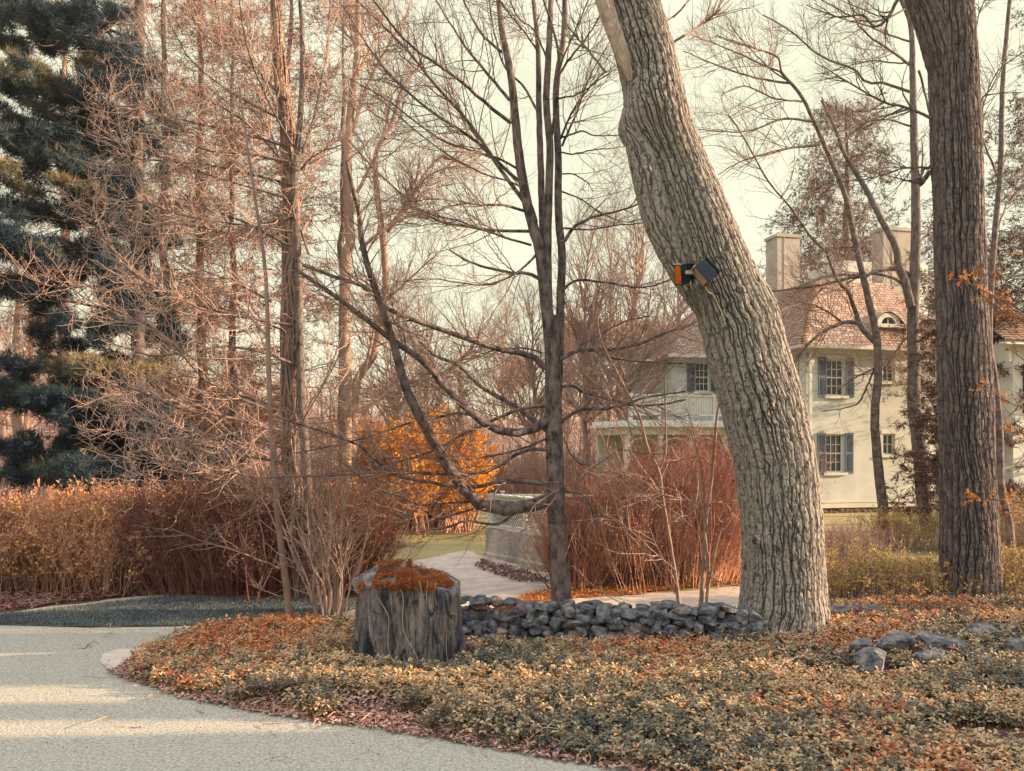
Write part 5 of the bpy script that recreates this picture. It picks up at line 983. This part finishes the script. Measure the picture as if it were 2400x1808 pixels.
# ------------------------------------------------------------------ the house
class Fr:
    """a facade frame: origin, direction along the wall, outward normal"""
    def __init__(s, o, ang): s.o = np.array(o, float); s.u = np.array([math.cos(ang), math.sin(ang), 0]); s.n = np.array([math.sin(ang), -math.cos(ang), 0]); s.R = np.array([s.u, s.n, [0, 0, 1.]])
    def p(s, u, n, z): return s.o+s.u*u+s.n*n+np.array([0, 0, z])
    def box(s, mb, u0, u1, n0, n1, z0, z1, t=0.): return mb.box(s.p((u0+u1)/2, (n0+n1)/2, (z0+z1)/2), (abs(u1-u0)/2, abs(n1-n0)/2, abs(z1-z0)/2), s.R, t)
    def hit(s, px):
        k = (px-1200)/F; return (k*s.o[1]-s.o[0])/(s.u[0]-k*s.u[1])
    def z(s, px, py): u = s.hit(px); Y = s.o[1]+s.u[1]*u; return EYE+(HOR-py)/F*Y
A8 = math.radians(14)
def wallmesh(fr, u0, u1, z0, z1, holes, thick, name, parent, m):
    """wall with real openings: strips around each hole"""
    us = sorted({u0, u1, *[h for H_ in holes for h in H_[:2]]}); zs = sorted({z0, z1, *[h for H_ in holes for h in H_[2:]]}); mb = MB()
    for i in range(len(us)-1):
        for j in range(len(zs)-1):
            uc, zc = (us[i]+us[i+1])/2, (zs[j]+zs[j+1])/2
            if any(h[0] < uc < h[1] and h[2] < zc < h[3] for h in holes): continue
            fr.box(mb, us[i], us[i+1], -thick, 0, zs[j], zs[j+1])
    return mb.build(name, m, parent)
def window(fr, u0, u1, z0, z1, cols, rows, parent, dpt=.14, sill=True, sashes=2, head_=True, nm='window'):
    mb = MB(); f = .055
    fr.box(mb, u0, u0+f, -dpt, -dpt+.06, z0, z1); fr.box(mb, u1-f, u1, -dpt, -dpt+.06, z0, z1); fr.box(mb, u0+f, u1-f, -dpt, -dpt+.058, z1-f, z1); fr.box(mb, u0+f, u1-f, -dpt, -dpt+.058, z0, z0+f)
    if sashes == 2: fr.box(mb, u0+f, u1-f, -dpt, -dpt+.05, (z0+z1)/2-.025, (z0+z1)/2+.025)
    for k in range(1, cols): u = u0+f+(u1-u0-2*f)*k/cols; fr.box(mb, u-.011, u+.011, -dpt+.004, -dpt+.04, z0+f, z1-f)
    for k in range(1, rows):
        z = z0+f+(z1-z0-2*f)*k/rows
        if not (sashes == 2 and k*2 == rows): fr.box(mb, u0+f, u1-f, -dpt+.002, -dpt+.038, z-.011, z+.011)
    w_ = mb.build(nm, M['white'], parent)
    mb = MB(); fr.box(mb, u0+.01, u1-.01, -dpt-.03, -dpt-.002, z0+.01, z1-.01); mb.build('pane', M['glass'], w_)
    if sill: mb = MB(); fr.box(mb, u0-.12, u1+.12, -.02, .09, z0-.10, z0-.002); mb.build('sill', M['trim'], w_)
    mb = MB()
    if head_: fr.box(mb, u0-.10, u1+.10, .001, .035, z1+.002, z1+.14)
    mb.box(fr.p((u0+u1)/2, -.3, (z0+z1)/2), ((u1-u0)/2-.03, .01, (z1-z0)/2-.03), fr.R); mb.build('surround', M['trim'], w_)
    return w_
def shutter(fr, u0, u1, z0, z1, parent):
    mb = MB(); st = .045; n0, n1 = .012, .05
    fr.box(mb, u0, u0+st, n0, n1, z0, z1); fr.box(mb, u1-st, u1, n0, n1, z0, z1)
    for z_ in (z0, (z0+z1)/2-.03, z1-.07): fr.box(mb, u0+st, u1-st, n0, n1-.002, z_, z_+.07)
    z = z0+.09
    while z < z1-.10:
        if abs(z-(z0+z1)/2) > .05: mb.box(fr.p((u0+u1)/2, .03, z), ((u1-u0)/2-st, .022, .004), np.array([fr.u, unit(fr.n*.8+np.array([0, 0, -.6])), unit(fr.n*.6+np.array([0, 0, .8]))]))
        z += .042
    fr.box(mb, (u0+u1)/2-.008, (u0+u1)/2+.008, n1, n1+.012, z0+.1, (z0+z1)/2-.06)
    return mb.build('shutter', M['shutter'], parent)
def roofplane(fr_pts, mb, rng, course=.15, tone=.6, step=.018):
    """fr_pts: eave-left, eave-right, top-right, top-left; laid with overlapping shingle courses"""
    el, er, trr, tl = [np.array(p, float) for p in fr_pts]; nrm = unit(np.cross(er-el, tl-el)); nrm = nrm if nrm[2] > 0 else -nrm
    L = np.linalg.norm((tl+trr)/2-(el+er)/2); nc = max(2, int(L/course))
    for k in range(nc):
        a0, a1 = k/nc, min(1, (k+1.25)/nc); pl0, pr0, pl1, pr1 = el+(tl-el)*a0, er+(trr-er)*a0, el+(tl-el)*a1, er+(trr-er)*a1
        Wd = np.linalg.norm(pr0-pl0); m_ = max(1, int(Wd/.17)); cuts = np.sort(np.concatenate([[0, 1], np.clip((np.arange(1, m_)+rng.uniform(-.3, .3, m_-1))/m_, 0, 1)]))
        for c0, c1 in zip(cuts[:-1], cuts[1:]):
            j = nrm*rng.uniform(.7, 1.35)*step; q0, q1, q2, q3 = pl0+(pr0-pl0)*c0+j, pl0+(pr0-pl0)*(c1-.006)+j, pl1+(pr1-pl1)*(c1-.006)+nrm*.002, pl1+(pr1-pl1)*c0+nrm*.002
            mb.add(np.array([q0, q1, q2, q3, q0-j*1.05, q1-j*1.05]), [(0, 1, 2, 3), (4, 5, 1, 0)], tint=np.clip(tone+rng.normal()*.17, 0, 1))
    mb.add(np.array([el, er, trr, tl])-nrm*.01, [(0, 1, 2, 3)], tint=.1)
rng = RNG(301)
C0 = np.array([(1888-1200)/F*31, 31, 0]); fr = Fr(C0, A8); house = thing('cream_house', 'cream stucco country house with shingle roof, blue-grey shutters and two chimneys', 'house', C0)
Um = fr.hit(2178); zE = fr.z(1888, 818); zB = fr.z(1888, 1176)
u = fr.hit; wz = lambda px, py: fr.z(px, py)
wins = [(u(1938), u(1980), wz(1960, 928), wz(1960, 842)), (u(1936), u(1978), wz(1960, 1108), wz(1960, 1018)), (u(2070), u(2098), wz(2080, 895), wz(2080, 853)), (u(2070), u(2098), wz(2080, 1066), wz(2080, 1017))]
wallmesh(fr, 0, Um, zB, zE, wins, .3, 'wall', house, M['stucco'])
for k, w_ in enumerate(wins):
    window(fr, *w_, 3 if k < 2 else 2, 4 if k < 2 else 2, house, sashes=2 if k < 2 else 1)
    if k < 2: shutter(fr, w_[0]-.37, w_[0]-.03, w_[2]-.04, w_[3]+.05, house); shutter(fr, w_[1]+.03, w_[1]+.37, w_[2]-.04, w_[3]+.05, house)
Dp = 7.0
mb = MB(); fr.box(mb, 0, .3, -Dp, -.3, zB, zE); fr.box(mb, Um-.3, Um, -Dp, -.3, zB, zE); fr.box(mb, .3, Um-.3, -Dp, -Dp+.3, zB, zE)
mb.build('wall', M['stucco'], house)
mb = MB(); fr.box(mb, -.05, Um+.05, -Dp, .05, zB-.06, zB-.001); fr.box(mb, -.03, Um+.03, -Dp, .03, zB-.25, zB-.06); mb.build('base_moulding', M['trim'], house)
mb = MB(); fr.box(mb, .02, Um-.02, -Dp, -.04, -.3, zB-.25)
rg = RNG(302)
for k in range(90): c = fr.p(rg.uniform(0, Um), -.06, rg.uniform(-.1, zB-.3)); mb.add(rockV(rg, c, (.16, .07, .09), A8), T=SF[::1])
mb.build('foundation', M['stonebase'], house)
ov_ = .38; zr = zE; ridgeh = fr.z(1960, 652)-zE+.35; run = 2.7
E = lambda uu, nn, zz: fr.p(uu, nn, zz)
mb = MB(); fr.box(mb, -ov_+.05, Um+ov_-.05, -Dp, ov_-.05, zE-.001, zE+.03); fr.box(mb, -.05, Um, .0, .10, zE-.16, zE-.002); fr.box(mb, -.10, .0, -Dp, .10, zE-.16, zE-.002); mb.build('soffit', M['trim'], house)
rz = zE+.06
el, er = E(-ov_, ov_, rz), E(Um+ov_, ov_, rz); tl, trr = E(-ov_+run*.85, ov_-run, rz+ridgeh), E(Um+ov_-.3, ov_-run, rz+ridgeh)
mb = MB(); roofplane((el, er, trr, tl), mb, rng, tone=.68)  # front slope toned lighter, its sunlit look put in the colour
el2, er2 = E(-ov_, -Dp, rz), E(-ov_, ov_, rz); tl2 = E(-ov_+run*.85, -Dp+run*.5, rz+ridgeh); roofplane((el2, er2, tl, tl2), mb, rng, tone=.35)  # left slope toned darker, its shade put in the colour
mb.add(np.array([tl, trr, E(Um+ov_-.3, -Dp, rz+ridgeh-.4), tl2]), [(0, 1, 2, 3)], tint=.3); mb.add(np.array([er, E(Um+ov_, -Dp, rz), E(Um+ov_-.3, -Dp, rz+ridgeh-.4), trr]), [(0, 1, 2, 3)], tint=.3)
for k in range(26):                                     # mitred hip courses
    p = er2+(tl-er2)*(k+.5)/26; mb.box(p+np.array([0, -.02, .03]), (.09, .10, .014), None, .8)
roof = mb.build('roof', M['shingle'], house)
# gutter along the front eave, downspout with hopper
mb = MB(); fr.box(mb, -ov_-.04, Um+ov_, ov_+.02, ov_+.13, rz-.07, rz+.03); fr.box(mb, -ov_-.13, -ov_-.02, -Dp, ov_+.1, rz-.07, rz+.03); mb.build('gutter', M['trim'], house)
ud = u(1896); mb = MB(); fr.box(mb, ud-.045, ud+.045, .03, .11, zE-.36, zE-.10); fr.box(mb, ud-.12, ud+.12, .01, .17, zE-.52, zE-.36); fr.box(mb, ud-.08, ud+.08, .02, .14, zE-.62, zE-.52); fr.box(mb, ud-.05, ud+.05, .03, .12, zB, zE-.62)
for z_ in (1.4, 2.9, 4.3): fr.box(mb, ud-.07, ud+.07, .012, .125, z_, z_+.05)
mb.build('downspout', M['white'], house)
# eyebrow dormer
uc = u(2088)+.05; slope = ridgeh/run; zc = fr.z(2088, 755)-.05; nd = ov_-(zc-rz)/slope
arc = np.linspace(0, np.pi, 25); w2, h2 = .50, .42
mb = MB()
def arcq(mb, ra, rb, n_, tint=0.): 
    V = [fr.p(uc+ra[0]*math.cos(t), n_, zc+ra[1]*math.sin(t)) for t in arc]+[fr.p(uc+rb[0]*math.cos(t), n_, zc+rb[1]*math.sin(t)) for t in arc]
    V2 = [v_-fr.n*.07 for v_ in V]; k = len(arc)
    mb.add(np.array(V+V2), [(i, i+1, k+i+1, k+i) for i in range(k-1)]+[(2*k+i, 3*k+i, 3*k+i+1, 2*k+i+1) for i in range(k-1)]+[(i, 2*k+i, 2*k+i+1, i+1) for i in range(k-1)]+[(k+i, k+i+1, 3*k+i+1, 3*k+i) for i in range(k-1)], tint=tint)
arcq(mb, (w2*.62, h2*.62), (w2, h2), nd+.34); fr.box(mb, uc-w2*1.25, uc+w2*1.25, nd+.25, nd+.40, zc-.13, zc-.001); fr.box(mb, uc-.012, uc+.012, nd+.27, nd+.30, zc, zc+h2*.6)
dm = mb.build('dormer_window', M['white'], house)
mb = MB(); V = [fr.p(uc, nd+.26, zc)]+[fr.p(uc+w2*.64*math.cos(t), nd+.26, zc+h2*.64*math.sin(t)) for t in arc]; mb.add(np.array(V), T=[(0, i, i+1) for i in range(1, 25)]); mb.build('pane', M['glass'], dm)
mb = MB(); ns = 14; ar = np.linspace(-1, 1, 29); V = []
for j in range(ns):
    f_ = j/(ns-1); wj = w2*(1.08+.9*f_*0+.55*f_); hj = h2*1.06
    for a_ in ar:
        bell = math.cos(a_*math.pi/2)**1.2 if abs(a_) < 1 else 0; uu = uc+a_*wj*1.35; n_ = nd+.38-f_*(1.0); zroof = rz+(ov_-n_)*slope; V.append(fr.p(uu, n_, max(zroof-.03, zc+hj*bell+.02+f_*.02 if bell > .0 else zroof-.03)))
V = np.array(V); ii = np.arange(ns*29).reshape(ns, 29); mb.add(V, np.stack([ii[:-1, :-1], ii[:-1, 1:], ii[1:, 1:], ii[1:, :-1]], -1).reshape(-1, 4), tint=.35); mb.build('dormer_roof', M['shingle'], house)
# chimneys
def chimney(pxl, pxm, pxr, pyt, pyb, Y, lab=None):
    o = np.array([(pxm-1200)/F*Y, Y, 0]); f2 = Fr(o, A8); w_ = f2.hit(pxr); zt = f2.z(pxm, pyt); zb_ = f2.z(pxm, pyb); dpt = 1.5*(pxm-pxl)/60
    mb = MB(); f2.box(mb, 0, w_, -dpt, 0, zb_, zt-.12); f2.box(mb, -.05, w_+.05, -dpt-.05, .05, zt-.12, zt); f2.box(mb, .1, w_-.1, -dpt+.1, -.1, zt, zt+.06)
    f2.box(mb, w_*.28, w_*.30, .001, .02, zb_, zt-.14); return mb.build('chimney', M['chimney'], roof)
chimney(1786, 1822, 1875, 548, 830, 35.5); chimney(2040, 2070, 2142, 532, 700, 36.5)
# pale rear block with low wall between the chimneys
f4 = Fr(np.array([(1975-1200)/F*38, 38, 0]), A8); mb = MB(); f4.box(mb, 0, f4.hit(2175), -3, 0, 4, f4.z(2000, 612)); mb.build('rear_wall', M['white'], house)
# left rear wing
YWg = 36.0; CB = np.array([(1583-1200)/F*YWg, YWg, 0]); f3 = Fr(CB, A8); U3 = 5.6; z3 = f3.z(1583, 838)
hw = [(f3.hit(1630), f3.hit(1664), f3.z(1640, 918), f3.z(1640, 850))]
wallmesh(f3, 0, U3, 0, z3, hw, .3, 'wall', house, M['stucco']); window(f3, *hw[0], 3, 4, house)
shutter(f3, hw[0][0]-.40, hw[0][0]-.03, hw[0][2]-.04, hw[0][3]+.05, house); shutter(f3, hw[0][1]+.03, hw[0][1]+.40, hw[0][2]-.04, hw[0][3]+.05, house)
mb = MB(); f3.box(mb, 0, .3, -5, -.3, 0, z3); f3.box(mb, -.45, U3, -5, .45, z3, z3+.05); mb.build('wall', M['stucco'], house)
mb = MB(); zz3 = z3+.07; rh = f3.z(1640, 770)-zz3+1.2; roofplane((f3.p(-.55, .55, zz3), f3.p(U3, .55, zz3), f3.p(U3, -2.5, zz3+rh), f3.p(2.2, -2.5, zz3+rh)), mb, rng, tone=.45); roofplane((f3.p(-.55, -5.5, zz3), f3.p(-.55, .55, zz3), f3.p(2.2, -2.5, zz3+rh), f3.p(2.2, -2.6, zz3+rh)), mb, rng, tone=.3); mb.build('roof', M['shingle'], house)  # wing roof likewise, left slope shaded by a darker shingle tone
mb = MB(); f3.box(mb, -.6, U3, .56, .68, zz3-.12, zz3+.02); f3.box(mb, -.05, U3, 0, .12, z3-.2, z3-.002); mb.build('gutter', M['trim'], house)
# porch with balcony railing
YPp = 32.5; f5 = Fr(np.array([(1462-1200)/F*YPp, YPp, 0]), A8); U5 = f5.hit(1760); zf = f5.z(1500, 985)
mb = MB(); f5.box(mb, -.15, U5, -3.2, .15, zf-.14, zf); f5.box(mb, -.3, U5, -3.2, .3, zf-.26, zf-.14); f5.box(mb, 0, U5, -3.0, 0, zf-.55, zf-.26); mb.build('porch_roof', M['white'], house)
mb = MB(); uL = f5.hit(1478); zt = f5.z(1500, 925); zb_ = f5.z(1500, 972)
f5.box(mb, uL, U5, -.1, 0, zt-.04, zt+.02); f5.box(mb, uL, U5, -.1, 0, zb_-.03, zb_+.03)
k = 0
while uL+k*.075 < U5: f5.box(mb, uL+k*.075, uL+k*.075+.04, -.08, -.04, zb_+.03, zt-.04); k += 1
for k in range(5): uu = uL+k*1.15; f5.box(mb, uu, uu+.09, -.12, .02, zf, zt+.06)
mb.build('balcony_railing', M['white'], house)
for k in range(4):
    uu = .1+k*1.35; mb = MB(); f5.box(mb, uu, uu+.16, -.2, -.04, 0, zf-.55); f5.box(mb, uu-.03, uu+.19, -.23, -.01, zf-.7, zf-.6); mb.build('porch_column', M['white'], house)
for k in range(3):
    mb = MB(); t_ = np.linspace(0, np.pi, 13); c_ = f5.p(.1+k*1.35+.75, -.12, zf-1.1); P = np.array([c_+f5.u*.6*math.cos(t)+np.array([0, 0, .42*math.sin(t)]) for t in t_]); mb.tubes(P[None], np.full((1, 13), .035), 4); mb.build('porch_arch', M['white'], house)
mb = MB(); f5.box(mb, .0, U5, -3.1, -2.9, 0, zf-.55); mb.build('porch_back_wall', M['stucco'], house)
# right recessed wing with tall window
f6 = Fr(fr.p(Um, -1.2, 0), A8); U6 = 4.6; zE6 = zE-.3; w6 = [(f6.hit(2196), f6.hit(2246), f6.z(2200, 1158), f6.z(2200, 960)), (f6.hit(2388), f6.hit(2420), f6.z(2395, 1055), f6.z(2395, 1012))]
wallmesh(f6, .0, U6, zB, zE6, w6, .3, 'wall', house, M['stucco']); window(f6, *w6[0], 2, 5, house, sashes=1); window(f6, *w6[1], 2, 3, house, sashes=1)
mb = MB(); f6.box(mb, 0, U6, -1, .05, zB-.25, zB-.002); mb.build('base_moulding', M['trim'], house)
mb = MB(); f6.box(mb, 0, U6, -1, 0, -.3, zB-.26); mb.build('foundation', M['stonebase'], house)
mb = MB(); roofplane((f6.p(-.3, .4, zE6), f6.p(U6, .4, zE6), f6.p(U6, -2.6, zE6+2.4), f6.p(-.3, -2.6, zE6+2.4)), mb, rng, tone=.5); mb.build('roof', M['shingle'], house)
# small outbuilding roof cut by the right edge
f7 = Fr(np.array([(2352-1200)/F*19, 19, 0]), math.radians(12)); z7 = f7.z(2352, 800); sh = thing('outbuilding', 'small outbuilding with a mossy brown shingle roof cut by the right edge', 'outbuilding', f7.o)
mb = MB(); f7.box(mb, .25, 3.5, -2.5, 0, 0, z7); mb.build('wall', M['white'], sh)
mb = MB(); roofplane((f7.p(-.25, .35, z7-.02), f7.p(3.6, .35, z7-.02), f7.p(3.6, -1.6, z7+1.0), f7.p(.3, -1.6, z7+1.0)), mb, rng, tone=.15, step=.03); mb.build('roof', M['shingle'], sh)
mb = MB(); f7.box(mb, .06, .12, .02, .10, z7-.45, z7-.02); f7.box(mb, .06, .12, .02, .30, z7-.10, z7-.03); f7.box(mb, -.2, 3.5, .25, .32, z7-.10, z7-.03); mb.build('bracket', M['white'], sh)
mb = MB(); f7.box(mb, .5, 1.2, .001, .04, z7-1.6, z7-.5); mb.build('window', M['glass'], sh)

# ------------------------------------------------------------------ unseen evergreens added right of the view, gaps set to streak the drive
cols = [(-4.6, .95), (-3.0, .95), (-1.4, .95), (.2, .95), (1.8, .95), (3.3, .85), (4.8, .85), (6.2, .8), (7.4, .70), (8.75, .22), (9.95, .30), (10.55, .33), (11.85, .22)]
for k, (y_, r_) in enumerate(cols):
    rg = RNG(400+k); x_ = 15.0; h_ = 7.4; root = thing('added_shade_evergreen', 'unseen columnar evergreen added right of the view to shade the driveway', 'evergreen', (x_, y_, 0), 'unseen evergreens added to shade the driveway'); s = np.linspace(0, 1, 8)
    mb = MB(); mb.tubes(np.stack([x_+0*s, y_+0*s, h_*s], -1)[None], (.12*(1-.8*s))[None], 8); mb.build('trunk', M['darkbark'], root)
    mb = MB(); nn = int(17000*r_+2500); t = rg.random(nn); a_ = rg.random(nn)*6.28; rr_ = r_*(1-.25*t)*rg.random(nn)**.5
    p = np.stack([x_+1.3*rr_*np.cos(a_), y_+rr_*np.sin(a_), .05+t*h_], -1); addleaves(mb, p, np.stack([np.cos(a_), np.sin(a_), 1.5+0*a_], -1)+rg.normal(size=p.shape)*.4, rg.uniform(.12, .22, nn), .6, rg, np.clip(.35+.2*rg.normal(size=nn), 0, 1))
    mb.build('crown', M['needle'], root)

# ------------------------------------------------------------------ the air
hm = bpy.data.materials.new('haze_air'); hm.use_nodes = True; t = hm.node_tree; t.nodes.remove(t.nodes['Principled BSDF'])
pv = t.nodes.new('ShaderNodeVolumePrincipled'); pv.inputs['Color'].default_value = (.92, .86, .80, 1); pv.inputs['Density'].default_value = .0005; pv.inputs['Anisotropy'].default_value = .2
t.links.new(pv.outputs[0], t.nodes['Material Output'].inputs['Volume'])
mb = MB(); mb.box((0, 245, 12.5), (425, 280, 15)); tag(mb.build('haze', hm), kind='stuff')
